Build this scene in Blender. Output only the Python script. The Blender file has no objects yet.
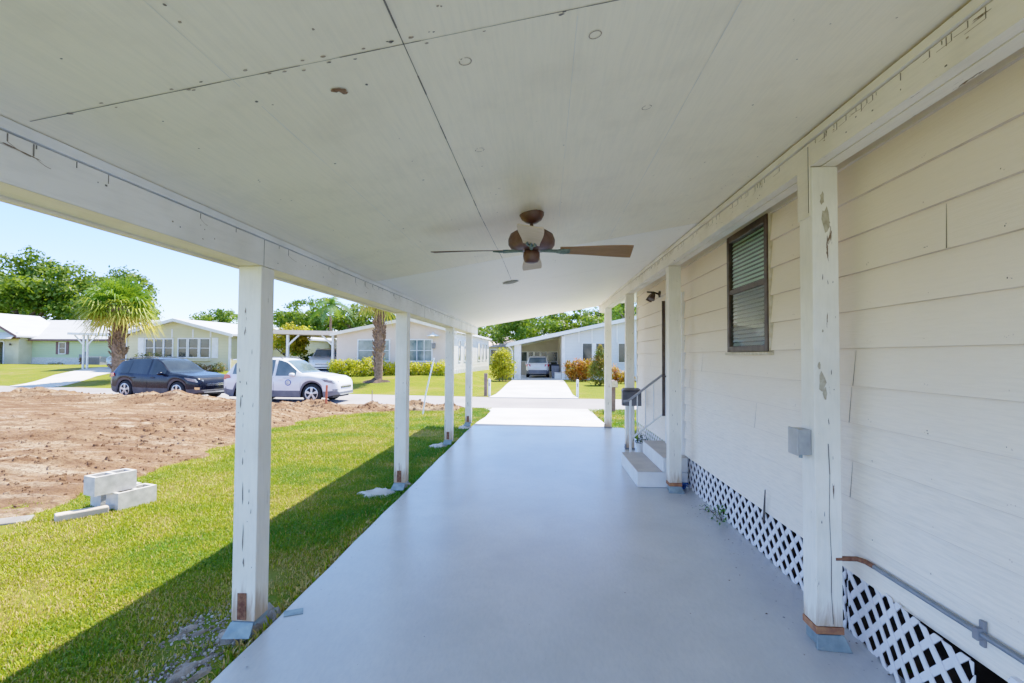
import bpy, math, random
import numpy as np
from mathutils import Vector, Matrix, noise
R = math.radians
sc = bpy.context.scene
col = sc.collection
random.seed(7)

# ------------------------------------------------------------------ helpers
def lin(r, g, b):
    f = lambda v: (v / 255 / 12.92) if v / 255 <= .04045 else ((v / 255 + .055) / 1.055) ** 2.4
    return (f(r), f(g), f(b))

class MB:
    """collects shapes and links them as ONE mesh object"""
    def __init__(s):
        s.v = []; s.f = []; s.m = []
    def add(s, vs, fs, m=0):
        n = len(s.v); s.v += [tuple(p) for p in vs]
        s.f += [tuple(i + n for i in q) for q in fs]; s.m += [m] * len(fs)
        return s
    def box(s, x0, x1, y0, y1, z0, z1, m=0):
        return s.add([(x0,y0,z0),(x1,y0,z0),(x1,y1,z0),(x0,y1,z0),(x0,y0,z1),(x1,y0,z1),(x1,y1,z1),(x0,y1,z1)],
                     [(0,3,2,1),(4,5,6,7),(0,1,5,4),(1,2,6,5),(2,3,7,6),(3,0,4,7)], m)
    def hexa(s, p, m=0):
        return s.add(p, [(0,3,2,1),(4,5,6,7),(0,1,5,4),(1,2,6,5),(2,3,7,6),(3,0,4,7)], m)
    def obox(s, c, size, mat, m=0):
        c = Vector(c); a, b, d = (k / 2 for k in size)
        p = [c + mat @ Vector(q) for q in ((-a,-b,-d),(a,-b,-d),(a,b,-d),(-a,b,-d),(-a,-b,d),(a,-b,d),(a,b,d),(-a,b,d))]
        return s.hexa(p, m)
    def bar(s, p, q, w, h=None, m=0, up=(0,0,1)):
        p = Vector(p); q = Vector(q); d = (q - p); L = d.length; d.normalize(); h = h or w
        u = Vector(up)
        if abs(d.dot(u)) > .98: u = Vector((0,1,0))
        a = d.cross(u).normalized(); b = a.cross(d)
        M = Matrix((d, a, b)).transposed()
        return s.obox((p + q) / 2, (L, w, h), M, m)
    def tube(s, path, rad, n=8, m=0, cap=True):
        path = [Vector(p) for p in path]
        if not hasattr(rad, '__len__'): rad = [rad] * len(path)
        n0 = len(s.v); prev = None
        for i, p in enumerate(path):
            d = (path[min(i+1, len(path)-1)] - path[max(i-1, 0)]).normalized()
            if prev is None:
                u = Vector((0,0,1)) if abs(d.z) < .9 else Vector((1,0,0))
                a = d.cross(u).normalized()
            else:
                a = (prev - d * prev.dot(d)).normalized()
            prev = a; b = d.cross(a)
            for k in range(n):
                t = 2 * math.pi * k / n
                s.v.append(tuple(p + (a * math.cos(t) + b * math.sin(t)) * rad[i]))
        for i in range(len(path) - 1):
            for k in range(n):
                s.f.append((n0+i*n+k, n0+i*n+(k+1)%n, n0+(i+1)*n+(k+1)%n, n0+(i+1)*n+k)); s.m.append(m)
        if cap:
            s.f.append(tuple(n0 + k for k in range(n))[::-1]); s.m.append(m)
            e = n0 + (len(path)-1)*n
            s.f.append(tuple(e + k for k in range(n))); s.m.append(m)
        return s
    def lathe(s, prof, c=(0,0,0), n=24, m=0, axis='z', cap=True):
        n0 = len(s.v)
        for r, z in prof:
            for k in range(n):
                t = 2 * math.pi * k / n
                a, b = r * math.cos(t), r * math.sin(t)
                p = (a, b, z) if axis == 'z' else ((a, z, b) if axis == 'y' else (z, a, b))
                s.v.append((c[0]+p[0], c[1]+p[1], c[2]+p[2]))
        for i in range(len(prof)-1):
            for k in range(n):
                s.f.append((n0+i*n+k, n0+i*n+(k+1)%n, n0+(i+1)*n+(k+1)%n, n0+(i+1)*n+k)); s.m.append(m)
        if not cap: return s
        s.f.append(tuple(n0 + k for k in range(n))[::-1]); s.m.append(m)
        e = n0 + (len(prof)-1)*n
        s.f.append(tuple(e + k for k in range(n))); s.m.append(m)
        return s
    def prism(s, poly, axis, d0, d1, m=0):
        """poly in the plane across axis; x: (y,z), y: (x,z), z: (x,y)"""
        mk = {'x': lambda a,b,d: (d,a,b), 'y': lambda a,b,d: (a,d,b), 'z': lambda a,b,d: (a,b,d)}[axis]
        n = len(poly)
        vs = [mk(a,b,d0) for a,b in poly] + [mk(a,b,d1) for a,b in poly]
        fs = [tuple(range(n))[::-1], tuple(range(n, 2*n))] + [(i, (i+1)%n, n+(i+1)%n, n+i) for i in range(n)]
        return s.add(vs, fs, m)
    def build(s, name, mats, parent=None, smooth=None, bevel=0, loc=None):
        me = bpy.data.meshes.new(name)
        me.from_pydata(s.v, [], s.f)
        if not isinstance(mats, (list, tuple)): mats = [mats]
        for q in mats: me.materials.append(q)
        if len(mats) > 1: me.polygons.foreach_set('material_index', s.m)
        import bmesh
        bm = bmesh.new(); bm.from_mesh(me); bmesh.ops.recalc_face_normals(bm, faces=bm.faces); bm.to_mesh(me); bm.free()
        if smooth:
            me.polygons.foreach_set('use_smooth', [True] * len(me.polygons))
            me.set_sharp_from_angle(angle=R(smooth))
        me.update()
        o = bpy.data.objects.new(name, me); col.objects.link(o)
        if parent: o.parent = parent
        if loc: o.location = loc
        if bevel:
            b = o.modifiers.new('bevel', 'BEVEL'); b.width = bevel; b.segments = 2; b.limit_method = 'ANGLE'; b.angle_limit = R(40)
        return o

def tag(o, label=None, cat=None, group=None, kind=None):
    if label: o['label'] = label
    if cat: o['category'] = cat
    if group: o['group'] = group
    if kind: o['kind'] = kind
    return o

def empty(name, label, cat, loc=(0,0,0), rz=0, group=None):
    o = bpy.data.objects.new(name, None); col.objects.link(o)
    o.empty_display_size = .2
    o.location = loc; o.rotation_euler = (0, 0, rz)
    return tag(o, label, cat, group)

def copy_tree(o, parent=None):
    c = o.copy(); col.objects.link(c); c.parent = parent
    for ch in list(o.children): copy_tree(ch, c)
    return c

# ------------------------------------------------------------------ materials
def newmat(name):
    m = bpy.data.materials.new(name); m.use_nodes = True
    nt = m.node_tree; nt.nodes.clear()
    out = nt.nodes.new('ShaderNodeOutputMaterial')
    return m, nt, out
def N(nt, t, **k):
    n = nt.nodes.new(t)
    for a, b in k.items():
        if a in ('operation','blend_type','data_type','feature','wave_type','bands_direction','distance','noise_dimensions','layer_name','attribute_name','interpolation_type','clamp'): setattr(n, a, b)
        else: n.inputs[a].default_value = b
    return n
def ramp(nt, src, stops):
    r = nt.nodes.new('ShaderNodeValToRGB'); e = r.color_ramp.elements
    while len(e) < len(stops): e.new(.5)
    for i, (p, c) in enumerate(stops):
        e[i].position = p; e[i].color = (*c, 1) if hasattr(c, '__len__') else (c, c, c, 1)
    nt.links.new(src, r.inputs[0]); return r.outputs[0]
def coords(nt, scale=(1,1,1), kind='Object', rot=(0,0,0)):
    t = nt.nodes.new('ShaderNodeTexCoord'); mp = nt.nodes.new('ShaderNodeMapping')
    mp.inputs['Scale'].default_value = scale; mp.inputs['Rotation'].default_value = rot
    nt.links.new(t.outputs[kind], mp.inputs[0]); return mp.outputs[0]
def noise_n(nt, vec, scale, detail=5, rough=.55, dist=0):
    n = nt.nodes.new('ShaderNodeTexNoise'); n.inputs['Scale'].default_value = scale
    n.inputs['Detail'].default_value = detail; n.inputs['Roughness'].default_value = rough; n.inputs['Distortion'].default_value = dist
    nt.links.new(vec, n.inputs['Vector']); return n.outputs['Fac']
def mixc(nt, fac, a, b, mode='MIX'):
    m = nt.nodes.new('ShaderNodeMix'); m.data_type = 'RGBA'; m.blend_type = mode
    for sock, val in ((m.inputs[0], fac), (m.inputs[6], a), (m.inputs[7], b)):
        if isinstance(val, bpy.types.NodeSocket): nt.links.new(val, sock)
        elif hasattr(val, '__len__'): sock.default_value = (*val, 1)
        else: sock.default_value = val
    return m.outputs[2]
def math_n(nt, op, a, b=0.0, clamp=False):
    m = nt.nodes.new('ShaderNodeMath'); m.operation = op; m.use_clamp = clamp
    for s, v in ((m.inputs[0], a), (m.inputs[1], b)):
        if isinstance(v, bpy.types.NodeSocket): nt.links.new(v, s)
        else: s.default_value = v
    return m.outputs[0]
def finish(nt, out, color, rough=.6, metal=0, bump=None, bstr=.2, bdist=.01, spec=.5, coat=0):
    b = nt.nodes.new('ShaderNodeBsdfPrincipled')
    for nm, v in (('Base Color', color), ('Roughness', rough), ('Metallic', metal)):
        if isinstance(v, bpy.types.NodeSocket): nt.links.new(v, b.inputs[nm])
        elif hasattr(v, '__len__'): b.inputs[nm].default_value = (*v, 1)
        else: b.inputs[nm].default_value = v
    b.inputs['Specular IOR Level'].default_value = spec
    if coat: b.inputs['Coat Weight'].default_value = coat; b.inputs['Coat Roughness'].default_value = .05
    if bump is not None:
        k = nt.nodes.new('ShaderNodeBump'); k.inputs['Strength'].default_value = bstr; k.inputs['Distance'].default_value = bdist
        nt.links.new(bump, k.inputs['Height']); nt.links.new(k.outputs[0], b.inputs['Normal'])
    nt.links.new(b.outputs[0], out.inputs[0]); return b

def pm(name, c1, c2=None, scale=3, rough=.6, bscale=None, bstr=.2, bdist=.01, stretch=(1,1,1), metal=0, lo=.35, hi=.65, spec=.4, coat=0, detail=5):
    """plain procedural surface: two tones of noise with an optional bump"""
    m, nt, out = newmat(name)
    v = coords(nt, stretch)
    c2 = c2 or tuple(k * .82 for k in c1)
    f = noise_n(nt, v, scale, detail)
    c = ramp(nt, f, [(lo, c1), (hi, c2)])
    bmp = noise_n(nt, v, bscale, 6) if bscale else None
    finish(nt, out, c, rough, metal, bmp, bstr, bdist, spec, coat)
    return m

def paint_wood(name, base, chip=(.16,.10,.06), stretch=(6,6,.8), amount=.70, rough=.55, dirt=(.55,.53,.47), foot=False):
    """weathered white paint on timber: broad dirt, faint grain, small chips"""
    m, nt, out = newmat(name)
    v = coords(nt, stretch); v2 = coords(nt)
    broad = noise_n(nt, v2, 2.2, 4)
    c = mixc(nt, ramp(nt, broad, [(.42, 0.0), (.75, .55)]), base, tuple(b * d * 1.25 for b, d in zip(base, dirt)))
    grain = noise_n(nt, v, 9, 6, .6)
    c = mixc(nt, ramp(nt, grain, [(.45, 0.0), (.8, .25)]), c, tuple(b * .6 for b in base))
    ch = noise_n(nt, v, 4.5, 8, .62, .6)
    ch2 = noise_n(nt, v2, 1.3, 2)
    k = math_n(nt, 'ADD', ch, math_n(nt, 'MULTIPLY', ch2, .25))
    msk = ramp(nt, k, [(amount + .125, 0.0), (amount + .145, 1.0)])
    if foot:
        sp = nt.nodes.new('ShaderNodeSeparateXYZ'); t = nt.nodes.new('ShaderNodeTexCoord'); nt.links.new(t.outputs['Object'], sp.inputs[0])
        zz = math_n(nt, 'ADD', sp.outputs[2], math_n(nt, 'MULTIPLY', ch, -.55))
        c = mixc(nt, ramp(nt, math_n(nt, 'ADD', zz, .5), [(.30,.85),(.46,0.0)]), c, (.42,.27,.15))
    c = mixc(nt, msk, c, chip)
    h = math_n(nt, 'SUBTRACT', math_n(nt, 'MULTIPLY', grain, .35), msk)
    finish(nt, out, c, rough, 0, h, .35, .004, .35)
    return m

def leaf_mat(name, trans=.25, rough=.5):
    m, nt, out = newmat(name)
    a = nt.nodes.new('ShaderNodeVertexColor'); a.layer_name = 'Col'
    d = nt.nodes.new('ShaderNodeBsdfPrincipled'); d.inputs['Roughness'].default_value = rough; d.inputs['Specular IOR Level'].default_value = .3
    t = nt.nodes.new('ShaderNodeBsdfTranslucent'); mx = nt.nodes.new('ShaderNodeMixShader'); mx.inputs[0].default_value = trans
    nt.links.new(a.outputs[0], d.inputs['Base Color'])
    nt.links.new(mixc(nt, .5, a.outputs[0], (.22,.32,.008), 'MIX'), t.inputs['Color'])
    nt.links.new(d.outputs[0], mx.inputs[1]); nt.links.new(t.outputs[0], mx.inputs[2]); nt.links.new(mx.outputs[0], out.inputs[0])
    return m

M = {}
M['leaf'] = leaf_mat('leaf', .38)
M['grass'] = leaf_mat('grass', .30)
M['post'] = paint_wood('post_paint', (.91,.87,.76), amount=.672, foot=True)
M['beam'] = paint_wood('beam_paint', (.89,.86,.79), stretch=(6,.7,6), amount=.70)
M['beam_cream'] = paint_wood('beam_paint_cream', (.86,.79,.67), stretch=(6,.7,6), amount=.70)
M['bounce_cream'] = paint_wood('bounce_cream_paint', (.93,.83,.61), stretch=(6,.7,6), amount=.70)  # cream with the sunlit ground's bounce light put into the colour
M['trim'] = paint_wood('trim_paint', (.85,.85,.83), stretch=(6,.7,6), amount=.70)
M['dark'] = pm('dark_gap', (.02,.018,.016))
M['crack'] = pm('crack', (.10,.085,.07), (.2,.17,.14), 30)
M['rust'] = pm('rust', (.13,.045,.025), (.26,.12,.06), 40, .85, 80, .5)
M['rust_or'] = pm('rust_orange', (.42,.19,.08), (.25,.10,.05), 25, .85, 60, .4)
M['galv'] = pm('galvanised', (.26,.33,.35), (.17,.22,.24), 14, .45, metal=.4)
M['white'] = pm('white_paint', (.80,.80,.79), (.70,.70,.69), 4, .5)
M['white_metal'] = pm('white_metal', (.82,.82,.82), (.74,.74,.74), 3, .4)
M['black'] = pm('black_plastic', (.006,.006,.007), (.011,.011,.012), 20, .6)
M['grey'] = pm('grey_plastic', (.16,.16,.17), (.22,.22,.23), 8, .5)
M['tyre'] = pm('tyre_rubber', (.010,.010,.0105), (.018,.0175,.017), 15, .85)
M['rim'] = pm('rim_alloy', (.62,.63,.65), (.5,.51,.53), 10, .3, metal=.75)
M['chrome'] = pm('chrome', (.8,.8,.82), (.7,.7,.72), 5, .15, metal=1)
M['red_light'] = pm('tail_lens', (.5,.015,.03), (.35,.01,.02), 9, .15, coat=.5)
M['head_light'] = pm('head_lens', (.30,.33,.37), (.10,.11,.13), 9, .10, coat=1)
M['plate'] = pm('plate', (.75,.77,.78), (.6,.65,.62), 18, .5)
M['car_glass'] = pm('car_glass', (.008,.011,.014), (.02,.026,.03), 2, .05, spec=.5)
M['car_glass_reflect'] = pm('car_glass_reflect', (.05,.075,.085), (.13,.17,.19), 1.2, .05, spec=.7)  # bluish reflection put into the glass colour
M['pane'] = pm('far_window_glass', (.008,.014,.016), (.035,.05,.052), 1.3, .08, spec=.6)
M['pane_teal'] = pm('teal_window_glass', (.05,.10,.10), (.2,.26,.26), 1.6, .1, spec=.7)
M['concrete'] = pm('concrete', (.60,.585,.56), (.47,.455,.43), 1.2, .85, 60, .25, .004)
M['block'] = pm('concrete_block', (.60,.575,.535), (.41,.395,.365), 9, .9, 120, .6, .004)
M['bark'] = pm('bark', (.13,.10,.075), (.06,.045,.035), 6, .9, 14, .8, .04, (1,1,.3))
M['palm_bark'] = pm('palm_bark', (.30,.185,.115), (.12,.07,.042), 9, .95, 20, .7, .03)
M['soil'] = pm('bed_soil', (.06,.035,.02), (.11,.07,.045), 7, .95, 30, .6)

def glass_mat():
    m, nt, out = newmat('window_glass')
    fr = nt.nodes.new('ShaderNodeLayerWeight'); fr.inputs[0].default_value = .5
    t = nt.nodes.new('ShaderNodeBsdfTransparent'); t.inputs[0].default_value = (.90,.95,.92,1)
    g = nt.nodes.new('ShaderNodeBsdfGlossy'); g.inputs['Roughness'].default_value = .03
    n = noise_n(nt, coords(nt), 2, 2)
    f = math_n(nt, 'ADD', math_n(nt, 'MULTIPLY', math_n(nt, 'POWER', fr.outputs['Facing'], 4.0), .45), math_n(nt, 'ADD', math_n(nt, 'MULTIPLY', n, .02), .03))
    mx = nt.nodes.new('ShaderNodeMixShader')
    nt.links.new(f, mx.inputs[0]); nt.links.new(t.outputs[0], mx.inputs[1]); nt.links.new(g.outputs[0], mx.inputs[2]); nt.links.new(mx.outputs[0], out.inputs[0])
    return m
M['glass'] = glass_mat()

# ------------------------------------------------------------------ leaf clouds
def set_cols(me, cols):
    a = me.color_attributes.new('Col', 'FLOAT_COLOR', 'POINT')
    a.data.foreach_set('color', np.ascontiguousarray(np.c_[cols, np.ones(len(cols))], np.float32).ravel())

def cards(name, P, Nrm, size, cols, mat, parent=None, aspect=.55, rng=None, fold=.25):
    """leaf-sized kite faces at points P, one mesh"""
    n = len(P)
    ref = rng.normal(size=(n,3)); U = np.cross(Nrm, ref); U /= np.linalg.norm(U, axis=1)[:,None] + 1e-9
    V = np.cross(Nrm, U)
    s = size[:,None]
    a = P - U*s*.5; b = P + V*s*aspect*.5 + Nrm*s*fold*.3 ; c = P + U*s*.5; d = P - V*s*aspect*.5 + Nrm*s*fold*.3
    verts = np.stack([a,b,c,d], 1).reshape(-1,3)
    me = bpy.data.meshes.new(name)
    me.vertices.add(4*n); me.vertices.foreach_set('co', verts.astype(np.float32).ravel())
    me.loops.add(4*n); me.loops.foreach_set('vertex_index', np.arange(4*n, dtype=np.int32))
    me.polygons.add(n); me.polygons.foreach_set('loop_start', np.arange(0,4*n,4, dtype=np.int32)); me.polygons.foreach_set('loop_total', np.full(n,4,np.int32))
    me.update(calc_edges=True)
    set_cols(me, np.repeat(cols, 4, 0))
    me.materials.append(mat)
    o = bpy.data.objects.new(name, me); col.objects.link(o)
    if parent: o.parent = parent
    return o

def clumps_cloud(name, clumps, n, leaf, palette, parent, seed=0, mat=None, shell=.45, aspect=.55, upbias=.3):
    """foliage from many small clumps: clump = (x,y,z,rx,ry,rz)"""
    rng = np.random.default_rng(seed)
    cl = np.array(clumps, float); w = cl[:,3]*cl[:,4] + cl[:,4]*cl[:,5] + cl[:,3]*cl[:,5]
    idx = rng.choice(len(cl), n, p=w/w.sum())
    d = rng.normal(size=(n,3)); d /= np.linalg.norm(d,axis=1)[:,None]
    r = (shell + (1-shell)*rng.random(n))**.8
    r *= 1 + .18*rng.normal(size=n)
    P = cl[idx,:3] + d*cl[idx,3:]*r[:,None]
    Nn = d*.6 + rng.normal(size=(n,3))*.55 + np.array([0,0,upbias]); Nn /= np.linalg.norm(Nn,axis=1)[:,None]
    pal = np.array(palette, float)
    ck = rng.random(len(cl))                       # each clump leans to one tone
    t = np.clip(ck[idx]*.55 + rng.random(n)*.55, 0, .999)
    pi = t*(len(pal)-1); i0 = pi.astype(int); fr = (pi-i0)[:,None]
    C = pal[i0]*(1-fr) + pal[np.minimum(i0+1,len(pal)-1)]*fr
    C = C**1.35*1.08 * (.75 + .5*rng.random(n))[:,None]
    return cards(name, P, Nn, leaf*(.6+.8*rng.random(n)), C, mat or M['leaf'], parent, aspect, rng)

def tree(name, label, loc, h, crown, nleaf, leaf, palette, seed, group=None, trunk_r=.25, nclump=40, sub=.3, cat='tree', open_=.0):
    """crown: (cx,cy,cz,rx,ry,rz) local ellipsoid filled with clumps; limbs reach into the clumps"""
    rnd = random.Random(seed)
    t = empty(name, label, cat, loc, 0, group)
    cx, cy, cz, rx, ry, rz = crown
    cl = []
    while len(cl) < nclump:
        d = Vector((rnd.gauss(0,1), rnd.gauss(0,1), rnd.gauss(0,1))).normalized()
        r = rnd.random() ** .45
        if d.z < -.35: continue
        k = sub * rnd.uniform(.55, 1.25)
        cl.append((cx + d.x*rx*r, cy + d.y*ry*r, cz + d.z*rz*r, rx*k, ry*k, rz*k*.8))
    for q in list(cl):
        for k in range(2):
            d = Vector((rnd.gauss(0,1), rnd.gauss(0,1), rnd.gauss(0,.8))).normalized(); s_ = rnd.uniform(.3,.5)
            cl.append((q[0]+d.x*q[3]*1.05, q[1]+d.y*q[4]*1.05, q[2]+d.z*q[5]*1.05, q[3]*s_, q[4]*s_, q[5]*s_))
    clumps_cloud('crown', cl, nleaf, leaf, palette, t, seed, None, .35)
    mb = MB()
    fork = Vector((cx*.3, cy*.3, max(.3*h, cz - rz*.9)))
    mb.tube([(0,0,-.3), (.02,.03,fork.z*.5), tuple(fork)], [trunk_r*1.3, trunk_r, trunk_r*.85], 9)
    for q in rnd.sample(cl, min(9, len(cl))):
        e = Vector(q[:3]); mid = fork.lerp(e, .5) + Vector((rnd.uniform(-.3,.3), rnd.uniform(-.3,.3), rnd.uniform(.1,.5)))*rx*.25
        mb.tube([tuple(fork), tuple(mid), tuple(e)], [trunk_r*.6, trunk_r*.35, trunk_r*.1], 6)
    mb.build('trunk', M['bark'], t, 60)
    return t

def shrub(name, label, loc, clumps, n, leaf, palette, seed, cat='shrub', group=None, shell=.55, aspect=.5):
    t = empty(name, label, cat, loc, 0, group)
    clumps_cloud('foliage', clumps, n, leaf, palette, t, seed, None, shell, aspect)
    mb = MB(); rnd = random.Random(seed)
    for q in clumps[:14]:
        mb.tube([(q[0]*.6, q[1]*.6, -.1), (q[0]*.85, q[1]*.85, q[2]*.6), q[:3]], [.03,.02,.008], 5)
    mb.build('stem', M['bark'], t)
    return t

def frond_fan(rng, base, az, el, L, leaflets, rad, droop):
    """one fan-palm leaf: petiole + radiating blades; returns verts, faces"""
    vs, fs, tint = [], [], []
    d = Vector((math.cos(az)*math.cos(el), math.sin(az)*math.cos(el), math.sin(el)))
    side = Vector((-math.sin(az), math.cos(az), 0)); up = side.cross(d) * -1
    if up.z < 0: up = -up
    tip = base + d*L + Vector((0,0,-L*.12))
    def quad(p, q, w0, w1, nrm):
        a = (q-p).cross(nrm)
        if a.length < 1e-6: return
        a.normalize(); n0 = len(vs)
        vs.extend([p-a*w0, p+a*w0, q+a*w1, q-a*w1]); fs.append((n0,n0+1,n0+2,n0+3))
    quad(base, tip, .02, .015, up); np_ = 1
    for k in range(leaflets):
        t = (k/(leaflets-1) - .5) * math.radians(230)
        dd = (d*math.cos(t) + side*math.sin(t) + up*.12*rng.uniform(-1,1.5)).normalized()
        r = rad*(.72 + .28*math.cos(t))*rng.uniform(.85,1.1)
        m1 = tip + dd*r*.6 + Vector((0,0,-r*droop*.05)); e = tip + dd*r*.95 + Vector((0,0,-r*droop*rng.uniform(.18,.5)))
        quad(tip, m1, .012, .035, up); quad(m1, e, .035, .006, up)
    return vs, fs

def fan_palm(name, label, loc, trunk_h, r0, nfr, L, rad, seed, green, dead=10, boots=True, lean=(0,0)):
    rng = random.Random(seed)
    t = empty(name, label, 'palm tree', loc)
    mb = MB(); rings = int(trunk_h/.12)
    path = [(lean[0]*(k/rings)**1.5, lean[1]*(k/rings)**1.5, trunk_h*k/rings-.15*(k == 0)) for k in range(rings+1)]
    mb.tube(path, [r0*(1.18 if k == 0 else .9 + .22*(k/rings)) for k in range(rings+1)], 10)
    if boots:
        for k in range(int(trunk_h*26)):
            z = rng.uniform(.25*trunk_h, trunk_h) if rng.random() < .8 else rng.uniform(.1, trunk_h); a = rng.uniform(0, 6.283); f = z/trunk_h
            c = Vector((lean[0]*f**1.5, lean[1]*f**1.5, z)); o = Vector((math.cos(a), math.sin(a), 0))
            for sgn in (-1, 1):
                s = Vector((-o.y, o.x, 0))*sgn
                mb.bar(c + o*r0*.95, c + o*r0*(1.25+.4*f) + s*.12 + Vector((0,0,.26)), .055, .03)
    mb.build('trunk', M['palm_bark'], t)
    top = Vector(path[-1]); V, F, C = [], [], []
    for k in range(nfr):
        u = k/nfr; el = math.asin(1 - 1.55*u) if 1-1.55*u < 1 else 1.5
        el = min(1.35, el) + rng.uniform(-.12,.12); az = k*2.39996 + rng.uniform(-.3,.3)
        vs, fs = frond_fan(rng, top + Vector((0,0,-.15*u)), az, el, L*rng.uniform(.75,1.1), 22, rad*rng.uniform(.85,1.1), 1.0 + u*.6)
        n0 = len(V); V += vs; F += [tuple(i+n0 for i in q) for q in fs]
        p = rng.random()
        base = green[0] if u < .45 else (green[1] if u < .78 else green[2])
        base = tuple(1.1*b**1.3*(.75+.5*p) for b in base); C += [base]*len(vs)
    me = bpy.data.meshes.new('crown'); me.from_pydata([tuple(v) for v in V], [], F); set_cols(me, np.array(C)); me.materials.append(M['leaf'])
    o = bpy.data.objects.new('crown', me); col.objects.link(o); o.parent = t
    return t

def feather_palm(name, label, loc, h, nfr, L, seed, green):
    rng = random.Random(seed); t = empty(name, label, 'palm tree', loc)
    MB().tube([(0,0,-.2),(.15,0,h*.5),(.1,.1,h)], [.2,.15,.12], 8).build('trunk', M['palm_bark'], t, 60)
    V, F, C = [], [], []
    for k in range(nfr):
        az = k*2.39996; el = rng.uniform(-.2, 1.2); d = Vector((math.cos(az)*math.cos(el), math.sin(az)*math.cos(el), math.sin(el))); side = Vector((-math.sin(az), math.cos(az), 0))
        prev = Vector((.1,.1,h)); c = tuple(g*rng.uniform(.7,1.3) for g in green); seg = 14
        for i in range(1, seg+1):
            s = i/seg; p = Vector((.1,.1,h)) + d*L*s + Vector((0,0,-L*.75*s**2.2))
            w = L*.28*math.sin(math.pi*min(1, s*.9+.08))
            for sg in (-1, 1):
                n0 = len(V); e = p + side*sg*w + Vector((0,0,-w*.5)) + d*w*.4
                V += [prev, p, e]; F.append((n0,n0+1,n0+2)); C += [c]*3
            prev = p
    me = bpy.data.meshes.new('crown'); me.from_pydata([tuple(v) for v in V], [], F); set_cols(me, np.array(C)); me.materials.append(M['leaf'])
    o = bpy.data.objects.new('crown', me); col.objects.link(o); o.parent = t
    return t
# ------------------------------------------------------------------ terrain
def sm(t): t = min(1, max(0, t)); return t*t*(3-2*t)
def road_near(x): return 16.95 - .105*x if x < 0 else 16.95 + .02*x
def road_far(x): return 21.25 - .145*x if x < 0 else 21.25 + .0*x
def T(x, y):
    if y < road_far(x) + .3:
        near = -.075 - .125*sm((y-9.5)/6.5)
        return near
    a = sm((-3.2-x)/3.0) * .62 + .10
    w = 9.0
    return -.2 + a*sm((y - road_far(x) - .3)/w) + .02*math.sin(x*.7)*sm((y-road_far(x)-1)/4)
def lawn_edge(y):
    pts = [(-6,-4.9),(1,-5.1),(4.8,-5.35),(7.6,-5.45),(10,-5.9),(12.7,-6.2),(14.2,-6.05),(15.0,-5.4),(15.6,-4.6),(16.0,-3.4),(17.5,-2.4)]
    for (y0,x0),(y1,x1) in zip(pts, pts[1:]):
        if y <= y1: return x0 + (x1-x0)*max(0,(y-y0))/(y1-y0)
    return -1.0
def edge_wob(x, y): return .35*noise.noise((x*.9, y*.9, 3.1)) + .18*noise.noise((x*3.1, y*3.1, 7.7))

def grid_mesh(name, xs, ys, zf, mat, kind='structure'):
    nx, ny = len(xs), len(ys)
    V = [(x, y, zf(x, y)) for y in ys for x in xs]
    F = [(j*nx+i, j*nx+i+1, (j+1)*nx+i+1, (j+1)*nx+i) for j in range(ny-1) for i in range(nx-1)]
    me = bpy.data.meshes.new(name); me.from_pydata(V, [], F); me.materials.append(mat)
    me.polygons.foreach_set('use_smooth', [True]*len(F)); me.update()
    o = bpy.data.objects.new(name, me); col.objects.link(o); o['kind'] = kind
    return o

def lawn_mat():
    m, nt, out = newmat('lawn')
    v = coords(nt)
    big = noise_n(nt, v, .55, 5); fine = noise_n(nt, v, 9, 6, .7); fibre = noise_n(nt, v, 55, 4, .7)
    c = ramp(nt, big, [(.30,(.07,.13,.006)), (.5,(.14,.18,.008)), (.70,(.27,.19,.06))])
    c = mixc(nt, ramp(nt, fine, [(.35,0.0),(.7,.8)]), c, (.24,.19,.03))
    c = mixc(nt, ramp(nt, fibre, [(.3,.55),(.6,0.0)]), c, (.03,.07,.004))
    finish(nt, out, c, .9, 0, math_n(nt,'ADD',fine,fibre), .7, .04, .1)
    return m
M['lawn'] = lawn_mat()

def dirt_mat():
    m, nt, out = newmat('bare_dirt')
    v = coords(nt); vs = coords(nt, (.35,2.2,1), rot=(0,0,R(12)))
    big = noise_n(nt, v, .35, 6, .6, .5); tr = noise_n(nt, vs, 1.3, 6, .65, .4); fine = noise_n(nt, v, 14, 8, .75)
    c = ramp(nt, big, [(.3,(.16,.08,.04)), (.5,(.28,.155,.083)), (.68,(.46,.315,.19))])
    c = mixc(nt, ramp(nt, tr, [(.36,.95),(.52,0.0)]), c, (.14,.066,.032))
    c = mixc(nt, ramp(nt, tr, [(.54,0.0),(.70,.8)]), c, (.58,.43,.29))
    c = mixc(nt, ramp(nt, fine, [(.36,.85),(.54,0.0)]), c, (.09,.045,.024))
    finish(nt, out, c, .95, 0, math_n(nt,'ADD',fine,math_n(nt,'MULTIPLY',tr,1.5)), .9, .06, .1)
    return m
M['dirt'] = dirt_mat()

def road_mat():
    m, nt, out = newmat('road_surface')
    v = coords(nt); a = noise_n(nt, v, .5, 5); f = noise_n(nt, v, 60, 5, .7)
    c = ramp(nt, a, [(.3,(.35,.325,.315)), (.7,(.27,.25,.245))])
    c = mixc(nt, ramp(nt, f, [(.35,.35),(.6,0.0)]), c, (.18,.17,.165))
    finish(nt, out, c, .9, 0, f, .3, .004, .2); return m
M['road'] = road_mat()

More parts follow.
